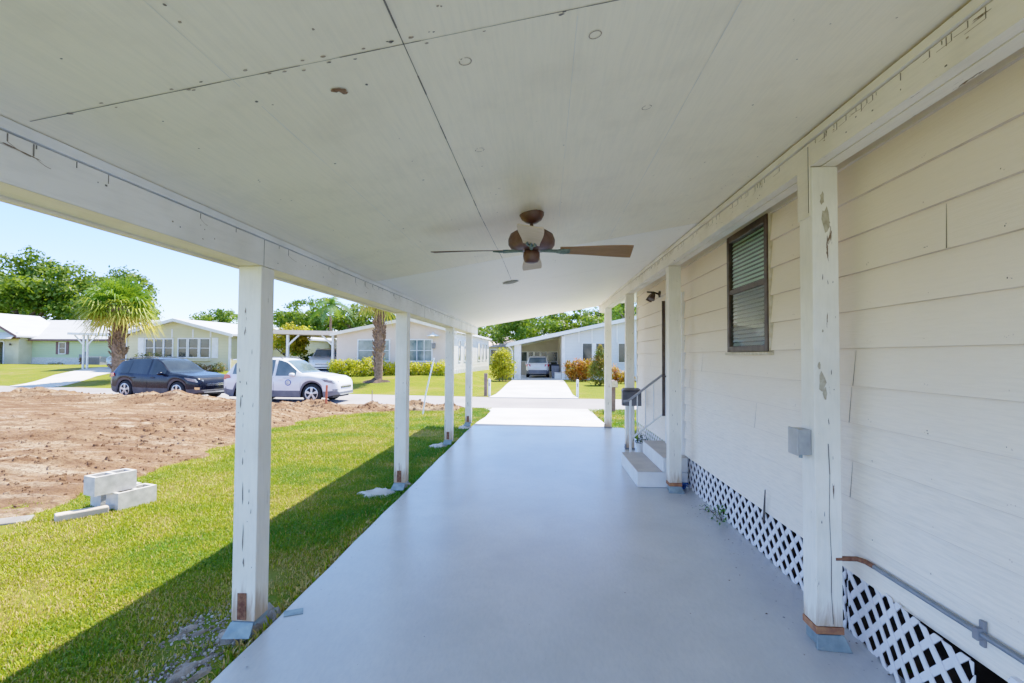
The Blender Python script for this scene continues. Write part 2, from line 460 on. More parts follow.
def slab_mat():
    m, nt, out = newmat('painted_slab')
    v = coords(nt); vs = coords(nt, (1,.25,1))
    a = noise_n(nt, v, .9, 4); b = noise_n(nt, vs, 2.5, 7, .65); f = noise_n(nt, v, 120, 4, .7); s = noise_n(nt, v, 7, 3)
    c = ramp(nt, a, [(.3,(.565,.575,.575)), (.7,(.44,.45,.455))])
    c = mixc(nt, ramp(nt, b, [(.5,0.0),(.75,.35)]), c, (.60,.62,.62))
    sc_ = noise_n(nt, coords(nt, (3,1,1), rot=(0,0,R(25))), 16, 7, .7)
    c = mixc(nt, ramp(nt, sc_, [(.45,0.0),(.8,.42)]), c, (.32,.345,.38))
    c = mixc(nt, ramp(nt, sc_, [(.25,.22),(.42,0.0)]), c, (.66,.70,.74))
    st = noise_n(nt, v, 1.7, 6, .62, .8)
    c = mixc(nt, ramp(nt, st, [(.50,0.0),(.68,.30)]), c, (.36,.365,.37))
    c = mixc(nt, ramp(nt, st, [(.30,.25),(.45,0.0)]), c, (.62,.63,.63))
    f2 = noise_n(nt, v, 75, 6, .7)
    c = mixc(nt, ramp(nt, f2, [(.70,0.0),(.73,.5)]), c, (.25,.27,.30))
    ro = .31
    finish(nt, out, c, ro, 0, math_n(nt,'ADD',f,math_n(nt,'MULTIPLY',b,2)), .10, .003, .6); return m
M['slab'] = slab_mat()
def apron_mat():
    m, nt, out = newmat('driveway_concrete')
    v = coords(nt); a = noise_n(nt, v, .7, 5); f = noise_n(nt, v, 70, 5, .7)
    c = ramp(nt, a, [(.3,(.60,.58,.565)), (.7,(.48,.465,.45))])
    c = mixc(nt, ramp(nt, f, [(.32,.3),(.55,0.0)]), c, (.33,.32,.31))
    finish(nt, out, c, .85, 0, f, .25, .003, .2); return m
M['apron'] = apron_mat()

def axis(parts):
    r = []
    for a, b, s in parts: r += list(np.arange(a, b, s))
    return [float(x) for x in r] + [float(parts[-1][1])]
xs = axis([(-2500,-500,500),(-500,-120,60),(-120,-60,6),(-60,20,.8),(20,60,8),(60,500,60),(500,2500,500)])
ys = axis([(-300,-20,60),(-20,0,4),(0,60,.8),(60,140,8),(140,500,60),(500,3000,500)])
def ground_z(x, y):
    z = T(x, y)
    return z
ground = grid_mesh('ground', xs, ys, ground_z, M['lawn'])

# road: a strip between its two edges, 8 mm above the ground
rx = axis([(-160,-60,10),(-60,30,1.0),(30,160,10)])
V, F = [], []
for x in rx:
    for k in range(7):
        y = road_near(x) + (road_far(x)-road_near(x))*k/6
        V.append((x, y, -.188 - (.012 if k in (0,6) else 0)))
for i in range(len(rx)-1):
    for k in range(6): F.append((i*7+k, (i+1)*7+k, (i+1)*7+k+1, i*7+k+1))
me = bpy.data.meshes.new('road'); me.from_pydata(V, [], F); me.materials.append(M['road'])
o = bpy.data.objects.new('road', me); col.objects.link(o); o['kind'] = 'structure'

def strip(name, pts, mat, lift=.02, zfun=None, nseg=14):
    """paved strip on the ground given left and right edge polylines [(xl,yl,xr,yr)...]"""
    V, F = [], []; rows = []
    for a, b in zip(pts, pts[1:]):
        for k in range(nseg):
            t = k/nseg; rows.append([p+(q-p)*t for p, q in zip(a, b)])
    rows.append(list(pts[-1])); m = 6
    for r in rows:
        for k in range(m+1):
            t = k/m; x = r[0]+(r[2]-r[0])*t; y = r[1]+(r[3]-r[1])*t
            V.append((x, y, (zfun or T)(x, y) + lift))
        for k in (0, m):
            t = k/m; x = r[0]+(r[2]-r[0])*t; y = r[1]+(r[3]-r[1])*t
            V.append((x, y, (zfun or T)(x, y) - .08))
    w = m+3
    for i in range(len(rows)-1):
        for k in range(m): F.append((i*w+k, i*w+k+1, (i+1)*w+k+1, (i+1)*w+k))
        F.append((i*w, (i+1)*w, (i+1)*w+m+1, i*w+m+1)); F.append((i*w+m, i*w+m+2, (i+1)*w+m+2, (i+1)*w+m))
    for r in (0, len(rows)-1):
        F.append(tuple(r*w+k for k in range(m+1)) + (r*w+m+2, r*w+m+1))
    me = bpy.data.meshes.new(name); me.from_pydata(V, [], F); me.materials.append(mat)
    o = bpy.data.objects.new(name, me); col.objects.link(o); o['kind'] = 'structure'
    return o

# carport slab and the white apron that runs down to the road
def slab_edge(y): return -1.612 + .004*math.sin(y*2.3) + .003*math.sin(y*7.1)
mb = MB(); ysl = [-8 + .25*k for k in range(80)]; ysl = [y for y in ysl if y < 11.35] + [11.36]
V = []; F = []
for y in ysl:
    e = slab_edge(y)
    V += [(e-.004, y, -.14), (e, y, -.008), (e+.012, y, 0), (1.80, y, 0), (1.80, y, -.14)]
for i in range(len(ysl)-1):
    for k in range(4): F.append((i*5+k, i*5+k+1, (i+1)*5+k+1, (i+1)*5+k))
b = (len(ysl)-1)*5; F.append((b, b+1, b+2, b+3, b+4)); F.append((4,3,2,1,0))
mb.add(V, F); o = mb.build('carport_slab', M['slab'], None); o['kind'] = 'structure'
strip('driveway', [(-1.60,11.364,1.48,11.364), (-1.56,13.5,1.48,13.5), (-1.66,16.0,1.56,16.0), (-2.0,17.0,1.95,17.0)], M['apron'], .012,
      lambda x, y: -.012 - .176*sm((y-11.2)/5.6), 8)
# driveway opposite, up to the neighbour's carport floor
def dz2(x, y): return -.185 + .10*sm((y-21.6)/15)
strip('driveway', [(-2.30,21.2,1.50,21.2), (-2.15,23,1.35,23), (-2.15,34.6,1.38,34.6)], M['apron'], .035, T)
strip('driveway', [(-2.15,34.61,1.38,34.61), (-2.15,44.2,1.62,44.2)], M['concrete'], .037, T)
# path of the pale houses on the far left
strip('driveway', [(-28.6,25.2,-25.8,24.9), (-31.6,30.5,-28.4,30.2), (-33.0,36,-29.5,36), (-33.0,41,-29.5,41)], M['apron'], .03)
strip('driveway', [(-16.2,23.4,-13.6,23.1), (-16.4,30,-13.8,30), (-16.6,38,-14.0,38)], M['apron'], .03)

# bare building lot: fine uneven sheet of turned earth
mounds = [(-20.2,18.6,.30,1.6,.7), (-18.0,18.2,.16,1.6,.6), (-13.9,17.4,.26,1.5,.6), (-12.4,17.3,.16,1.2,.6), (-16.0,17.9,.16,1.2,.6), (-10.6,16.6,.10,1.5,.8),
          (-7.5,13.9,.24,.8,1.4), (-7.1,12.0,.20,.6,1.0), (-7.6,10.3,.17,.8,1.0), (-8.8,15.3,.14,1.2,.7), (-7.0,15.3,.22,.8,.55), (-4.15,16.25,.26,.55,.32), (-3.15,16.35,.17,.38,.28), (-5.5,16.1,.18,.5,.35), 
          (-9.5,9.2,.12,1.5,.8), (-12,12,.12,2.4,.7), (-7.6,7.2,.10,.9,.9)]
def dirt_z(x, y):
    e = lawn_edge(y) + edge_wob(x, y)
    d = e - x
    if y > 15.6 and x > -6: d = max(d, min(y - 15.9 - edge_wob(x, y), -2.75 - x))
    k = sm((d+.10)/.22)
    z = T(x, y)
    rough = .045*noise.noise((x*.8, y*1.4, 0)) + .026*noise.noise((x*2.3, y*3.4, 5)) + .022*noise.noise((x*6, y*7, 9)) + .014*noise.noise((x*14, y*15, 2))
    rut = .028*math.sin((y + .22*x)*3.7 + 1.5*noise.noise((x*.2, y*.2, 8))) * sm((noise.noise((x*.13, y*.25, 4))+.1)*2)
    m = 0
    for mx, my, mh, sx, sy in mounds:
        q = ((x-mx)/sx)**2 + ((y-my)/sy)**2
        if q < 6: m += mh*math.exp(-q)*(1 + .55*noise.noise((x*2.4, y*2.4, 1)) + .25*noise.noise((x*9, y*9, 4)))
    if y > road_near(x) - .1: k *= sm(1 - (y - road_near(x) + .1)/.45)
    return (z + .045 + rough + rut + m)*k + (z - .22)*(1-k)
dx = axis([(-44,-22,.3),(-22,-10,.13),(-10,-1.6,.07)]); dy = axis([(.6,8,.07),(8,17.8,.085),(17.8,22.3,.12)])
grid_mesh('dirt_ground', dx, dy, dirt_z, M['dirt'])

# clods and rubble of earth
rnd = random.Random(3); mb = MB()
def clod(mb, x, y, z, s, m=0):
    p = []
    for a in (0, 1, 2, 3, 4):
        t = a*1.2566 + rnd.uniform(-.3,.3); p.append((x+s*math.cos(t)*rnd.uniform(.6,1.1), y+s*math.sin(t)*rnd.uniform(.6,1.1), z - s*.3))
    for a in (0, 1, 2, 3, 4):
        t = a*1.2566 + rnd.uniform(-.3,.3); p.append((x+s*.6*math.cos(t)*rnd.uniform(.5,1.1), y+s*.6*math.sin(t)*rnd.uniform(.5,1.1), z + s*rnd.uniform(.25,.7)))
    mb.add(p, [(5,6,7,8,9)] + [(a, (a+1)%5, 5+(a+1)%5, 5+a) for a in range(5)], m)
for k in range(5200):
    if rnd.random() < .62:
        mx, my, mh, sx, sy = rnd.choice(mounds); x = rnd.gauss(mx, sx*.95); y = rnd.gauss(my, sy*.95)
    else:
        y = 2 + 15*rnd.random()**1.3; x = lawn_edge(y) - abs(rnd.gauss(0, 2.2)) - .1
    if x > lawn_edge(y) + .1 and not (y > 15.9 and x < -2.2): continue
    z = dirt_z(x, y)
    if z < -.23: continue
    clod(mb, x, y, z, .012 + .055*rnd.random()**3.2)
tag(mb.build('dirt_clods', M['dirt']), 'loose crumbly clods of turned earth scattered over the bare lot', 'soil', kind='stuff')

# ------------------------------------------------------------------ grass blades
def grass(name, label, regions, seed):
    rng = np.random.default_rng(seed); PX, PY, PS = [], [], []
    for x0, x1, y0, y1, dens, size in regions:
        n = int((x1-x0)*(y1-y0)*dens); PX.append(rng.uniform(x0, x1, n)); PY.append(rng.uniform(y0, y1, n)); PS.append(np.full(n, size))
    X = np.concatenate(PX); Y = np.concatenate(PY); S = np.concatenate(PS)
    keep = np.zeros(len(X), bool); Z = np.zeros(len(X)); tone = np.zeros(len(X))
    for i in range(len(X)):
        x, y = X[i], Y[i]
        if x < slab_edge(y) - .015 and y < 11.36:
            d = lawn_edge(y) + edge_wob(x, y) - x
            if d > -.12 and rng.random() > .5*math.exp(-(d+.12)*3.6): continue
            if x > -2.2:
                if any(((x-a)/c)**2 + ((y-b)/e)**2 < .72 + .8*noise.noise((x*9, y*9, 2)) for a, b, c, e in bare): continue
        elif y >= 11.36 and x < -1.55:
            if lawn_edge(y) + edge_wob(x, y) - x > .05 or (y > 15.9 + edge_wob(x, y) and x < -2.8) or y > road_near(x) - .15: continue
            if x > -1.72 and y > 15.5: continue
        elif x > 1.5 and y > 9.0:
            if y > road_near(x) - .12 or (y < 11.4 and x < 1.86): continue
        else: continue
        t = noise.noise((x*.8, y*.8, 1)) + .6*noise.noise((x*2.6, y*2.6, 4))
        if rng.random() < max(0, t - .15)*1.5: continue
        keep[i] = True; Z[i] = T(x, y); tone[i] = t
    X, Y, Z, S, tone = X[keep], Y[keep], Z[keep], S[keep], tone[keep]; n = len(X)
    a = rng.uniform(0, 6.283, n); lean = rng.uniform(.15, 1.1, n)*S; h = S*rng.uniform(.5, 1.15, n); w = S*.11*rng.uniform(.7, 1.4, n)
    ca, sa = np.cos(a), np.sin(a)
    B0 = np.c_[X - sa*w, Y + ca*w, Z - .01]; B1 = np.c_[X + sa*w, Y - ca*w, Z - .01]
    M0 = np.c_[X - sa*w*.8 + ca*lean*.4, Y + ca*w*.8 + sa*lean*.4, Z + h*.65]; M1 = np.c_[X + sa*w*.8 + ca*lean*.4, Y - ca*w*.8 + sa*lean*.4, Z + h*.65]
    Tp = np.c_[X + ca*lean, Y + sa*lean, Z + h*.95]
    V = np.stack([B0, B1, M1, M0, Tp], 1).reshape(-1, 3)
    base = np.arange(n)*5
    loops = np.stack([base, base+1, base+2, base+3, base+3, base+2, base+4], 1).ravel().astype(np.int32)
    st = np.stack([np.arange(n)*7, np.arange(n)*7+4], 1).ravel().astype(np.int32); tot = np.tile([4, 3], n).astype(np.int32)
    me = bpy.data.meshes.new(name)
    me.vertices.add(5*n); me.vertices.foreach_set('co', V.astype(np.float32).ravel())
    me.loops.add(7*n); me.loops.foreach_set('vertex_index', loops)
    me.polygons.add(2*n); me.polygons.foreach_set('loop_start', st); me.polygons.foreach_set('loop_total', tot); me.update(calc_edges=True)
    g = np.array([.05,.17,.006]); yg = np.array([.30,.31,.008]); stw = np.array([.50,.34,.11])
    u = np.clip(.56 + tone*.8 + .25*np.clip(-X - 2.5, -.8, 1) + rng.normal(0, .22, n), 0, 1)[:,None]
    C = g*(1-u) + yg*u
    dry = (rng.random(n) < np.clip(.14 + .85*tone, .04, .8))[:,None]
    C = np.where(dry, stw*(.7+.5*rng.random(n)[:,None]), C) * (.75 + .5*rng.random(n))[:,None]
    set_cols(me, np.repeat(C, 5, 0)); me.materials.append(M['grass'])
    o = bpy.data.objects.new(name, me); col.objects.link(o)
    return tag(o, label, 'grass', kind='stuff')
POST_Y = (2.84, 6.01, 9.12, 11.55)
bare = [(-1.90,2.95,.20,.18), (-1.86,2.52,.20,.30), (-2.12,2.95,.16,.20), (-1.75,3.15,.10,.12), (-1.95,6.0,.2,.18), (-1.75,6.35,.12,.16), (-1.9,9.15,.2,.2)]
grass('grass', 'short yellow green lawn grass beside the carport slab',
      [(-6.2,-1.6,1.3,4.2,15000,.024), (-6.6,-1.6,4.2,7.5,9000,.029), (-6.8,-1.6,7.5,11.4,4500,.038), (-6.8,-1.5,11.4,17,2200,.048), (1.5,5,9,17.2,1300,.065), (-1.74,-1.615,1.4,11.3,3200,.055)], 5)

# sky and sun
SUN = Vector((.32, .40, 1)).normalized()
w = bpy.data.worlds.new('World'); sc.world = w; w.use_nodes = True
nt = w.node_tree; bg = nt.nodes['Background']
sky = nt.nodes.new('ShaderNodeTexSky'); sky.sky_type = 'NISHITA'; sky.sun_disc = False
sky.sun_elevation = math.asin(SUN.z); sky.sun_rotation = math.atan2(SUN.x, SUN.y)
sky.air_density = 1.15; sky.dust_density = .3; sky.ozone_density = 3.0
tc_ = nt.nodes.new('ShaderNodeTexCoord'); sp_ = nt.nodes.new('ShaderNodeSeparateXYZ'); nt.links.new(tc_.outputs['Generated'], sp_.inputs[0])
tint = ramp(nt, sp_.outputs[2], [(.0,(.92,1.0,1.22)), (.07,(.80,.97,1.55)), (.20,(.70,.92,1.75)), (.42,(.94,1.0,1.14)), (.7,(1.0,1.0,1.0))])
nt.links.new(mixc(nt, 1.0, sky.outputs[0], tint, 'MULTIPLY'), bg.inputs[0]); bg.inputs[1].default_value = .15
L = bpy.data.lights.new('sun', 'SUN'); L.energy = 5.0; L.angle = R(.53); L.color = (1, .955, .88)
so = bpy.data.objects.new('sun', L); col.objects.link(so); so.rotation_euler = SUN.to_track_quat('Z', 'Y').to_euler(); so.location = (5, 5, 20)

# camera
cam = bpy.data.cameras.new('camera'); cam.sensor_width = 36; cam.lens = 500/1024*36; cam.clip_end = 6000; cam.clip_start = .05
co = bpy.data.objects.new('camera', cam); col.objects.link(co); co.location = (0, 0, 1.6)
yaw, pitch, roll = .0624, .0284, -.0057
co.matrix_world = Matrix.Translation((0,0,1.6)) @ Matrix.Rotation(yaw, 4, 'Z') @ Matrix.Rotation(math.pi/2 + pitch, 4, 'X') @ Matrix.Rotation(-roll, 4, 'Z')
sc.camera = co
sc.view_settings.view_transform = 'Standard'; sc.view_settings.look = 'None'; sc.view_settings.exposure = 0; sc.view_settings.gamma = 1
# the photograph is tone mapped (shadows lifted, highlights held): the same soft shoulder as a film curve
sc.view_settings.use_curve_mapping = True
cm = sc.view_settings.curve_mapping; KT = 5.0
cm.use_clip = True; cv = cm.curves[3]
for q in (.004, .01, .02, .05, .1, .18, .3, .45, .65, .85): cv.points.new(q, KT*q/(1 + (KT-1)*q)*q/(q + .004))
for p in cv.points: p.handle_type = 'AUTO'
cm.update()
sc.cycles.max_bounces = 14; sc.cycles.diffuse_bounces = 8; sc.cycles.transparent_max_bounces = 16
# ------------------------------------------------------------------ the carport
def cz(x): return 2.325 + .176*(x + 1.66)             # underside of the ceiling
def bx_(y): return 1.545 - .0125*y                     # inner face of the house-side beam
carport = empty('carport', 'long white timber carport with sloping plywood ceiling along the house wall', 'carport', (0,0,0))

def ceil_mat():
    m, nt, out = newmat('ceiling_paint')
    v = coords(nt); g = coords(nt, (14,.9,1))
    a = noise_n(nt, v, .8, 4); gr = noise_n(nt, g, 5, 7, .62, .25); f = noise_n(nt, v, 3.2, 7, .7)
    c = ramp(nt, a, [(.32,(.94,.84,.62)), (.68,(.88,.78,.565))])
    c = mixc(nt, ramp(nt, gr, [(.42,0.0),(.8,.22)]), c, (.50,.48,.38))
    c = mixc(nt, ramp(nt, f, [(.50,0.0),(.75,.26)]), c, (.58,.50,.37))
    # the sheets beyond the fan were repainted whiter
    sp = nt.nodes.new('ShaderNodeSeparateXYZ'); t = nt.nodes.new('ShaderNodeTexCoord'); nt.links.new(t.outputs['Object'], sp.inputs[0])
    step = math_n(nt, 'GREATER_THAN', sp.outputs[1], 4.83)
    c = mixc(nt, math_n(nt, 'MULTIPLY', step, .62), c, (.97,.94,.88))
    # rust bloom on the paint round the fan canopy
    d = nt.nodes.new('ShaderNodeVectorMath'); d.operation = 'DISTANCE'; nt.links.new(t.outputs['Object'], d.inputs[0]); d.inputs[1].default_value = (-.25,3.72,2.58)
    st = ramp(nt, math_n(nt, 'ADD', d.outputs['Value'], math_n(nt, 'MULTIPLY', f, .5)), [(.28,.55),(.85,0.0)])
    st = math_n(nt, 'MULTIPLY', st, math_n(nt, 'SUBTRACT', 1.0, step))
    c = mixc(nt, st, c, (.50,.36,.25))
    ch = noise_n(nt, v, 11, 8, .7)
    c = mixc(nt, ramp(nt, ch, [(.70,0.0),(.715,.8)]), c, (.26,.21,.15))
    finish(nt, out, c, .5, 0, math_n(nt,'ADD',math_n(nt,'MULTIPLY',gr,.6),math_n(nt,'MULTIPLY',ch,.3)), .25, .004, .35); return m
M['ceiling'] = ceil_mat()
YB = -.5
mb = MB(); YE = 12.75; XL, XR = -1.93, 1.80
mb.hexa([(XL,YB,cz(XL)),(XR,YB,cz(XR)),(XR,YE,cz(XR)),(XL,YE,cz(XL)),(XL,YB,cz(XL)+.07),(XR,YB,cz(XR)+.07),(XR,YE,cz(XR)+.07),(XL,YE,cz(XL)+.07)])
rr = random.Random(11)
def seam(x0, y0, x1, y1, wd=.006, m=1, d=.0018):
    n = max(2, int(math.hypot(x1-x0, y1-y0)/.12)); px = py = None
    for i in range(n):
        a, b = i/n, (i+1)/n
        if rr.random() < .03: continue
        ww = wd*rr.uniform(.45, 1.25); X0, Y0, X1, Y1 = x0+(x1-x0)*a, y0+(y1-y0)*a, x0+(x1-x0)*b, y0+(y1-y0)*b
        L_ = math.hypot(X1-X0, Y1-Y0); nx, ny = -(Y1-Y0)/L_*ww/2, (X1-X0)/L_*ww/2
        mb.add([(X0+nx,Y0+ny,cz(X0+nx)-d),(X1+nx,Y1+ny,cz(X1+nx)-d),(X1-nx,Y1-ny,cz(X1-nx)-d),(X0-nx,Y0-ny,cz(X0-nx)-d)], [(0,1,2,3)], m)
seam(-1.62,1.46,.25,1.466,.0034); seam(.15,1.466,1.5,1.47,.0028)
seam(-.425,-.45,-.425,3.35,.0045); seam(-.425,3.35,-.40,4.82,.004); seam(-.40,4.84,-.40,6.6,.004)
seam(.62,1.5,.62,4.8,.003, 4); seam(-1.6,4.83,-.45,4.83,.003, 2); seam(.55,4.83,1.5,4.83,.003); seam(-1.5,6.62,1.45,6.62,.003, 2)
seam(-1.6,9.05,1.4,9.05,.003, 2); seam(-1.6,11.4,1.4,11.4,.004, 2); seam(-.95,-.45,-.98,4.8,.0022, 4); seam(.10,1.5,.12,4.8,.0018, 4)
def spot(x, y, r, m=1, sq=1.0, d=.0022, n=9):
    mb.add([(x+r*math.cos(k*6.283/n)*rr.uniform(.6,1.2), y+r*sq*math.sin(k*6.283/n)*rr.uniform(.6,1.2), 0) for k in range(n)], [tuple(range(n))], m)
    for i in range(-n, 0):
        p = mb.v[i]; mb.v[i] = (p[0], p[1], cz(p[0])-d)
for k in range(150):                                    # nail heads, two per stud line and strays
    x = rr.choice([-1.3,-.95,-.62,-.3,.1,.62,1.0,1.3]) + rr.uniform(-.03,.03); spot(x, rr.uniform(.6,7), rr.uniform(.003,.006), rr.choice([1,2,2]))
for k in range(26): spot(rr.uniform(-1.5,.1), 1.46+rr.uniform(-.03,.03), rr.uniform(.004,.01), rr.choice([1,2,2]), .6)
for k in range(5): spot(-.70+rr.uniform(-.035,.035), 1.63+rr.uniform(-.02,.02), rr.uniform(.008,.018), 3, .8, .0022+.0004*k)
for x, y in ((-.26,1.61), (.165,1.61), (.02,1.37), (.45,2.2), (-.3,2.3)):      # ring marks of old knots
    for k in range(16):
        a = k*6.283/16; b = (k+1)*6.283/16; r0 = .018
        if rr.random() < .15: continue
        q = [(x+r*math.cos(t), y+r*math.sin(t), cz(x+r*math.cos(t))-.002) for r, t in ((r0,a),(r0+.004,a),(r0+.004,b),(r0,b))]
        mb.add(q, [(0,1,2,3)], 2)
M['stain'] = pm('brown_stain', (.30,.22,.15), (.42,.34,.25), 40, .8)
M['peel'] = pm('bare_wood', (.16,.08,.04), (.3,.18,.1), 60, .9, 90, .5)
mb.build('ceiling', [M['ceiling'], M['crack'], M['stain'], M['peel'], pm('faint_seam', (.60,.59,.52), (.74,.73,.66), 9, .6)], carport)
MB().hexa([(XL-.03,YB-.05,cz(XL)+.074),(XR,YB-.05,cz(XR)+.074),(XR,YE+.03,cz(XR)+.074),(XL-.03,YE+.03,cz(XL)+.074),(XL-.03,YB-.05,cz(XL)+.11),(XR,YB-.05,cz(XR)+.11),(XR,YE+.03,cz(XR)+.11),(XL-.03,YE+.03,cz(XL)+.11)]).build('roof', M['white_metal'], carport)

MB().hexa([(1.805,9.7,2.935),(3.6,9.7,3.0),(3.6,12.72,3.0),(1.805,12.72,2.935),(1.805,9.7,3.03),(3.6,9.7,3.09),(3.6,12.72,3.09),(1.805,12.72,3.03)]).build('porch_eave', M['white_metal'], carport)
# outer beam with trim strip, fascia board and gutter lip
def marks(mb, x, y0, y1, zt, n, sgn, m=1):
    for k in range(n):
        y = rr.uniform(y0, y1); h = rr.uniform(.012, .045)
        mb.box(min(x, x+sgn*.0015), max(x, x+sgn*.0015), y, y+rr.uniform(.002,.005), zt-h, zt, m)
        if rr.random() < .5:                             # bent flashing outline: a faint pencil arc
            L_ = rr.uniform(.04,.11); p = None
            for i in range(7):
                t = i/6; q = (y + L_*t, zt - h - .02*math.sin(math.pi*t*.5))
                if p: mb.add([(x+sgn*.0016,p[0],p[1]),(x+sgn*.0016,q[0],q[1]),(x+sgn*.0016,q[0],q[1]-.0022),(x+sgn*.0016,p[0],p[1]-.0022)], [(0,1,2,3)], 2)
                p = q
mb = MB(); mb.box(-1.80,-1.66,YB+.1,12.6,2.125,2.282)
marks(mb, -1.66, .4, 9, 2.28, 34, 1)
for y in (2.86, 6.9, 10.1): mb.box(-1.66,-1.6585,y,y+.003,2.126,2.281,1)
for k in range(26): 
    y = rr.uniform(.6, 6); z = rr.uniform(2.14, 2.25); mb.box(-1.66,-1.6586,y,y+rr.uniform(.003,.012),z,z+rr.uniform(.003,.008),rr.choice([1,2]))
mb.add([(-1.80,-.4,2.1235),(-1.66,-.4,2.1235),(-1.66,12.6,2.1235),(-1.80,12.6,2.1235)], [(0,1,2,3)], 3)  # underside sheet: bounced ground light painted on as cream
mb.build('beam', [M['beam'], M['crack'], M['stain'], M['bounce_cream']], carport, bevel=0)
MB().hexa([(-1.80,YB+.1,2.288),(-1.652,YB+.1,2.288),(-1.652,12.6,2.288),(-1.80,12.6,2.288),(-1.80,YB+.1,2.296),(-1.652,YB+.1,2.322),(-1.652,12.6,2.322),(-1.80,12.6,2.296)]).build('trim_strip', M['trim'], carport)
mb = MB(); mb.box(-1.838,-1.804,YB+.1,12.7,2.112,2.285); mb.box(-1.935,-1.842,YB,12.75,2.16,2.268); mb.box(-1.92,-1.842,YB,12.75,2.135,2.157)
mb.build('fascia', M['bounce_cream'], carport)
# house-side beam
def skew(x0, x1, y0, y1, z0, z1, mb, m=0, x_top=None):
    a, b = x0+.01 - .0125*y0, x0+.01 - .0125*y1; c, d = x1+.01 - .0125*y0, x1+.01 - .0125*y1
    mb.hexa([(a,y0,z0),(c,y0,z0),(d,y1,z0),(b,y1,z0),(a,y0,z1),(c,y0,z1),(d,y1,z1),(b,y1,z1)], m)
mb = MB(); skew(1.535,1.592,YB+.1,12.6,2.686,2.818,mb); skew(1.597,1.672,YB+.1,12.6,2.682,2.818,mb)
for k in range(80):
    y = rr.uniform(1.4, 8); x = bx_(y); h = rr.uniform(.012,.04); mb.box(x-.0015,x+.002,y,y+rr.uniform(.002,.005),2.815-h,2.815,1)
    if rr.random() < .6:
        x2 = x-.0016; z = 2.815-h; y2 = y+rr.uniform(.03,.09); z2 = z+rr.uniform(-.02,.015)
        mb.add([(x2,y,z),(x2,y2,z2),(x2,y2,z2-.0025),(x2,y,z-.0025)], [(0,1,2,3)], 2)
    if rr.random() < .5:
        z = rr.uniform(2.70,2.80); y2 = y+rr.uniform(.003,.012); mb.box(x-.0014,x+.002,y,y2,z,z+.006,rr.choice([1,2]))
mb.build('beam', [M['beam_cream'], M['crack'], M['stain']], carport)
mb = MB(); skew(1.522,1.60,YB+.1,12.6,2.826,2.866,mb); mb.build('trim_strip', M['beam_cream'], carport)
mb = MB(); mb.box(-1.64,1.42,12.40,12.6,2.13,2.30) if False else None

# posts
M['patch'] = pm('weathered_patch', (.50,.45,.33), (.34,.29,.20), 30, .8)
def sliver(mb, x, y, z, w, h, m=1):
    s = rr.uniform(-.4,.4)*w
    mb.add([(x,y,z),(x+w*.5,y,z+h*.22),(x+w*.35+s,y,z+h*.7),(x+s,y,z+h),(x-w*.4+s,y,z+h*.6),(x-w*.45,y,z+h*.3)], [(0,1,2,3,4,5)], m)
def rnd_spot(mb, xa, xb, y, za, zb, n, face, m=1):
    for k in range(n):
        x = rr.uniform(xa, xb); z = rr.uniform(za, zb); w = rr.uniform(.002,.007); h = rr.uniform(.006,.04)
        if face == 'y': sliver(mb, x, y-.0012, z, w, h, m)
def post(x0, x1, y0, z0, z1, plates, crackpath=None, spots=10, rust_band=False, name='post', wd=.142, splits=(), patches=()):
    mb = MB(); y1 = y0 + wd; mb.box(x0, x1, y0, y1, z0, z1)
    rnd_spot(mb, x0+.01, x1-.02, y0, z0+.3, z1-.3, spots, 'y')
    if crackpath:
        for (xa, za), (xb, zb) in zip(crackpath, crackpath[1:]):
            w = rr.uniform(.0015,.003)
            mb.add([(x0+xa-w,y0-.0012,za),(x0+xa+w,y0-.0012,za),(x0+xb+w,y0-.0012,zb),(x0+xb-w,y0-.0012,zb)], [(0,1,2,3)], 1)
    for q in splits: sliver(mb, x0+q[0], y0-.0016, q[1], .007, q[2]-q[1], 1)
    for q in patches: mb.add([(x0+q[0]+q[2]*.5*math.cos(t)*rr.uniform(.5,1.1), y0-.0014-.0002*len(mb.v)%.0006, q[1]+q[3]*.5*math.sin(t)*rr.uniform(.6,1.1)) for t in [k*.628 for k in range(10)]], [tuple(range(10))], 2)
    p = mb.build(name, [M['post'], M['crack'], M['patch']], carport, bevel=.005)
    return p
for i, y in enumerate(POST_Y):
    p = post(-1.802, -1.66, y, .052, 2.122, True, None, 16 if i == 0 else 6, splits=((.055,.72,.86),(.06,.45,.62),(.05,.95,1.0),(.03,1.28,1.36),(.07,.36,.42)) if i == 0 else ())
    # galvanised post base with a rusty side plate
    mb = MB(); mb.box(-1.80,-1.662,y+.004,y+.138,.03,.050); mb.box(-1.835,-1.70,y-.035,y-.004,-.03,.012) if False else None
    mb.hexa([(-1.83,y-.045,-.03),(-1.675,y-.03,-.03),(-1.675,y-.004,-.03),(-1.82,y-.004,-.03),(-1.83,y-.042,-.02),(-1.675,y-.026,-.02),(-1.665,y-.003,.050),(-1.80,y-.003,.050)])
    mb.build('post_base', M['galv'], p, bevel=.002)
    mb = MB(); mb.box(-1.765,-1.71,y-.006,y-.001,.062,.215 if i == 0 else .20)
    for z in (.09,.14,.19): mb.lathe([(.006,y-.010),(.006,y-.006)], (-1.737,0,z), 8, axis='y')
    mb.build('side_plate', M['rust'], p, bevel=.002)
RP = [(1.514,2.905), (1.488,6.03), (1.430,8.75), (1.385,11.3)]
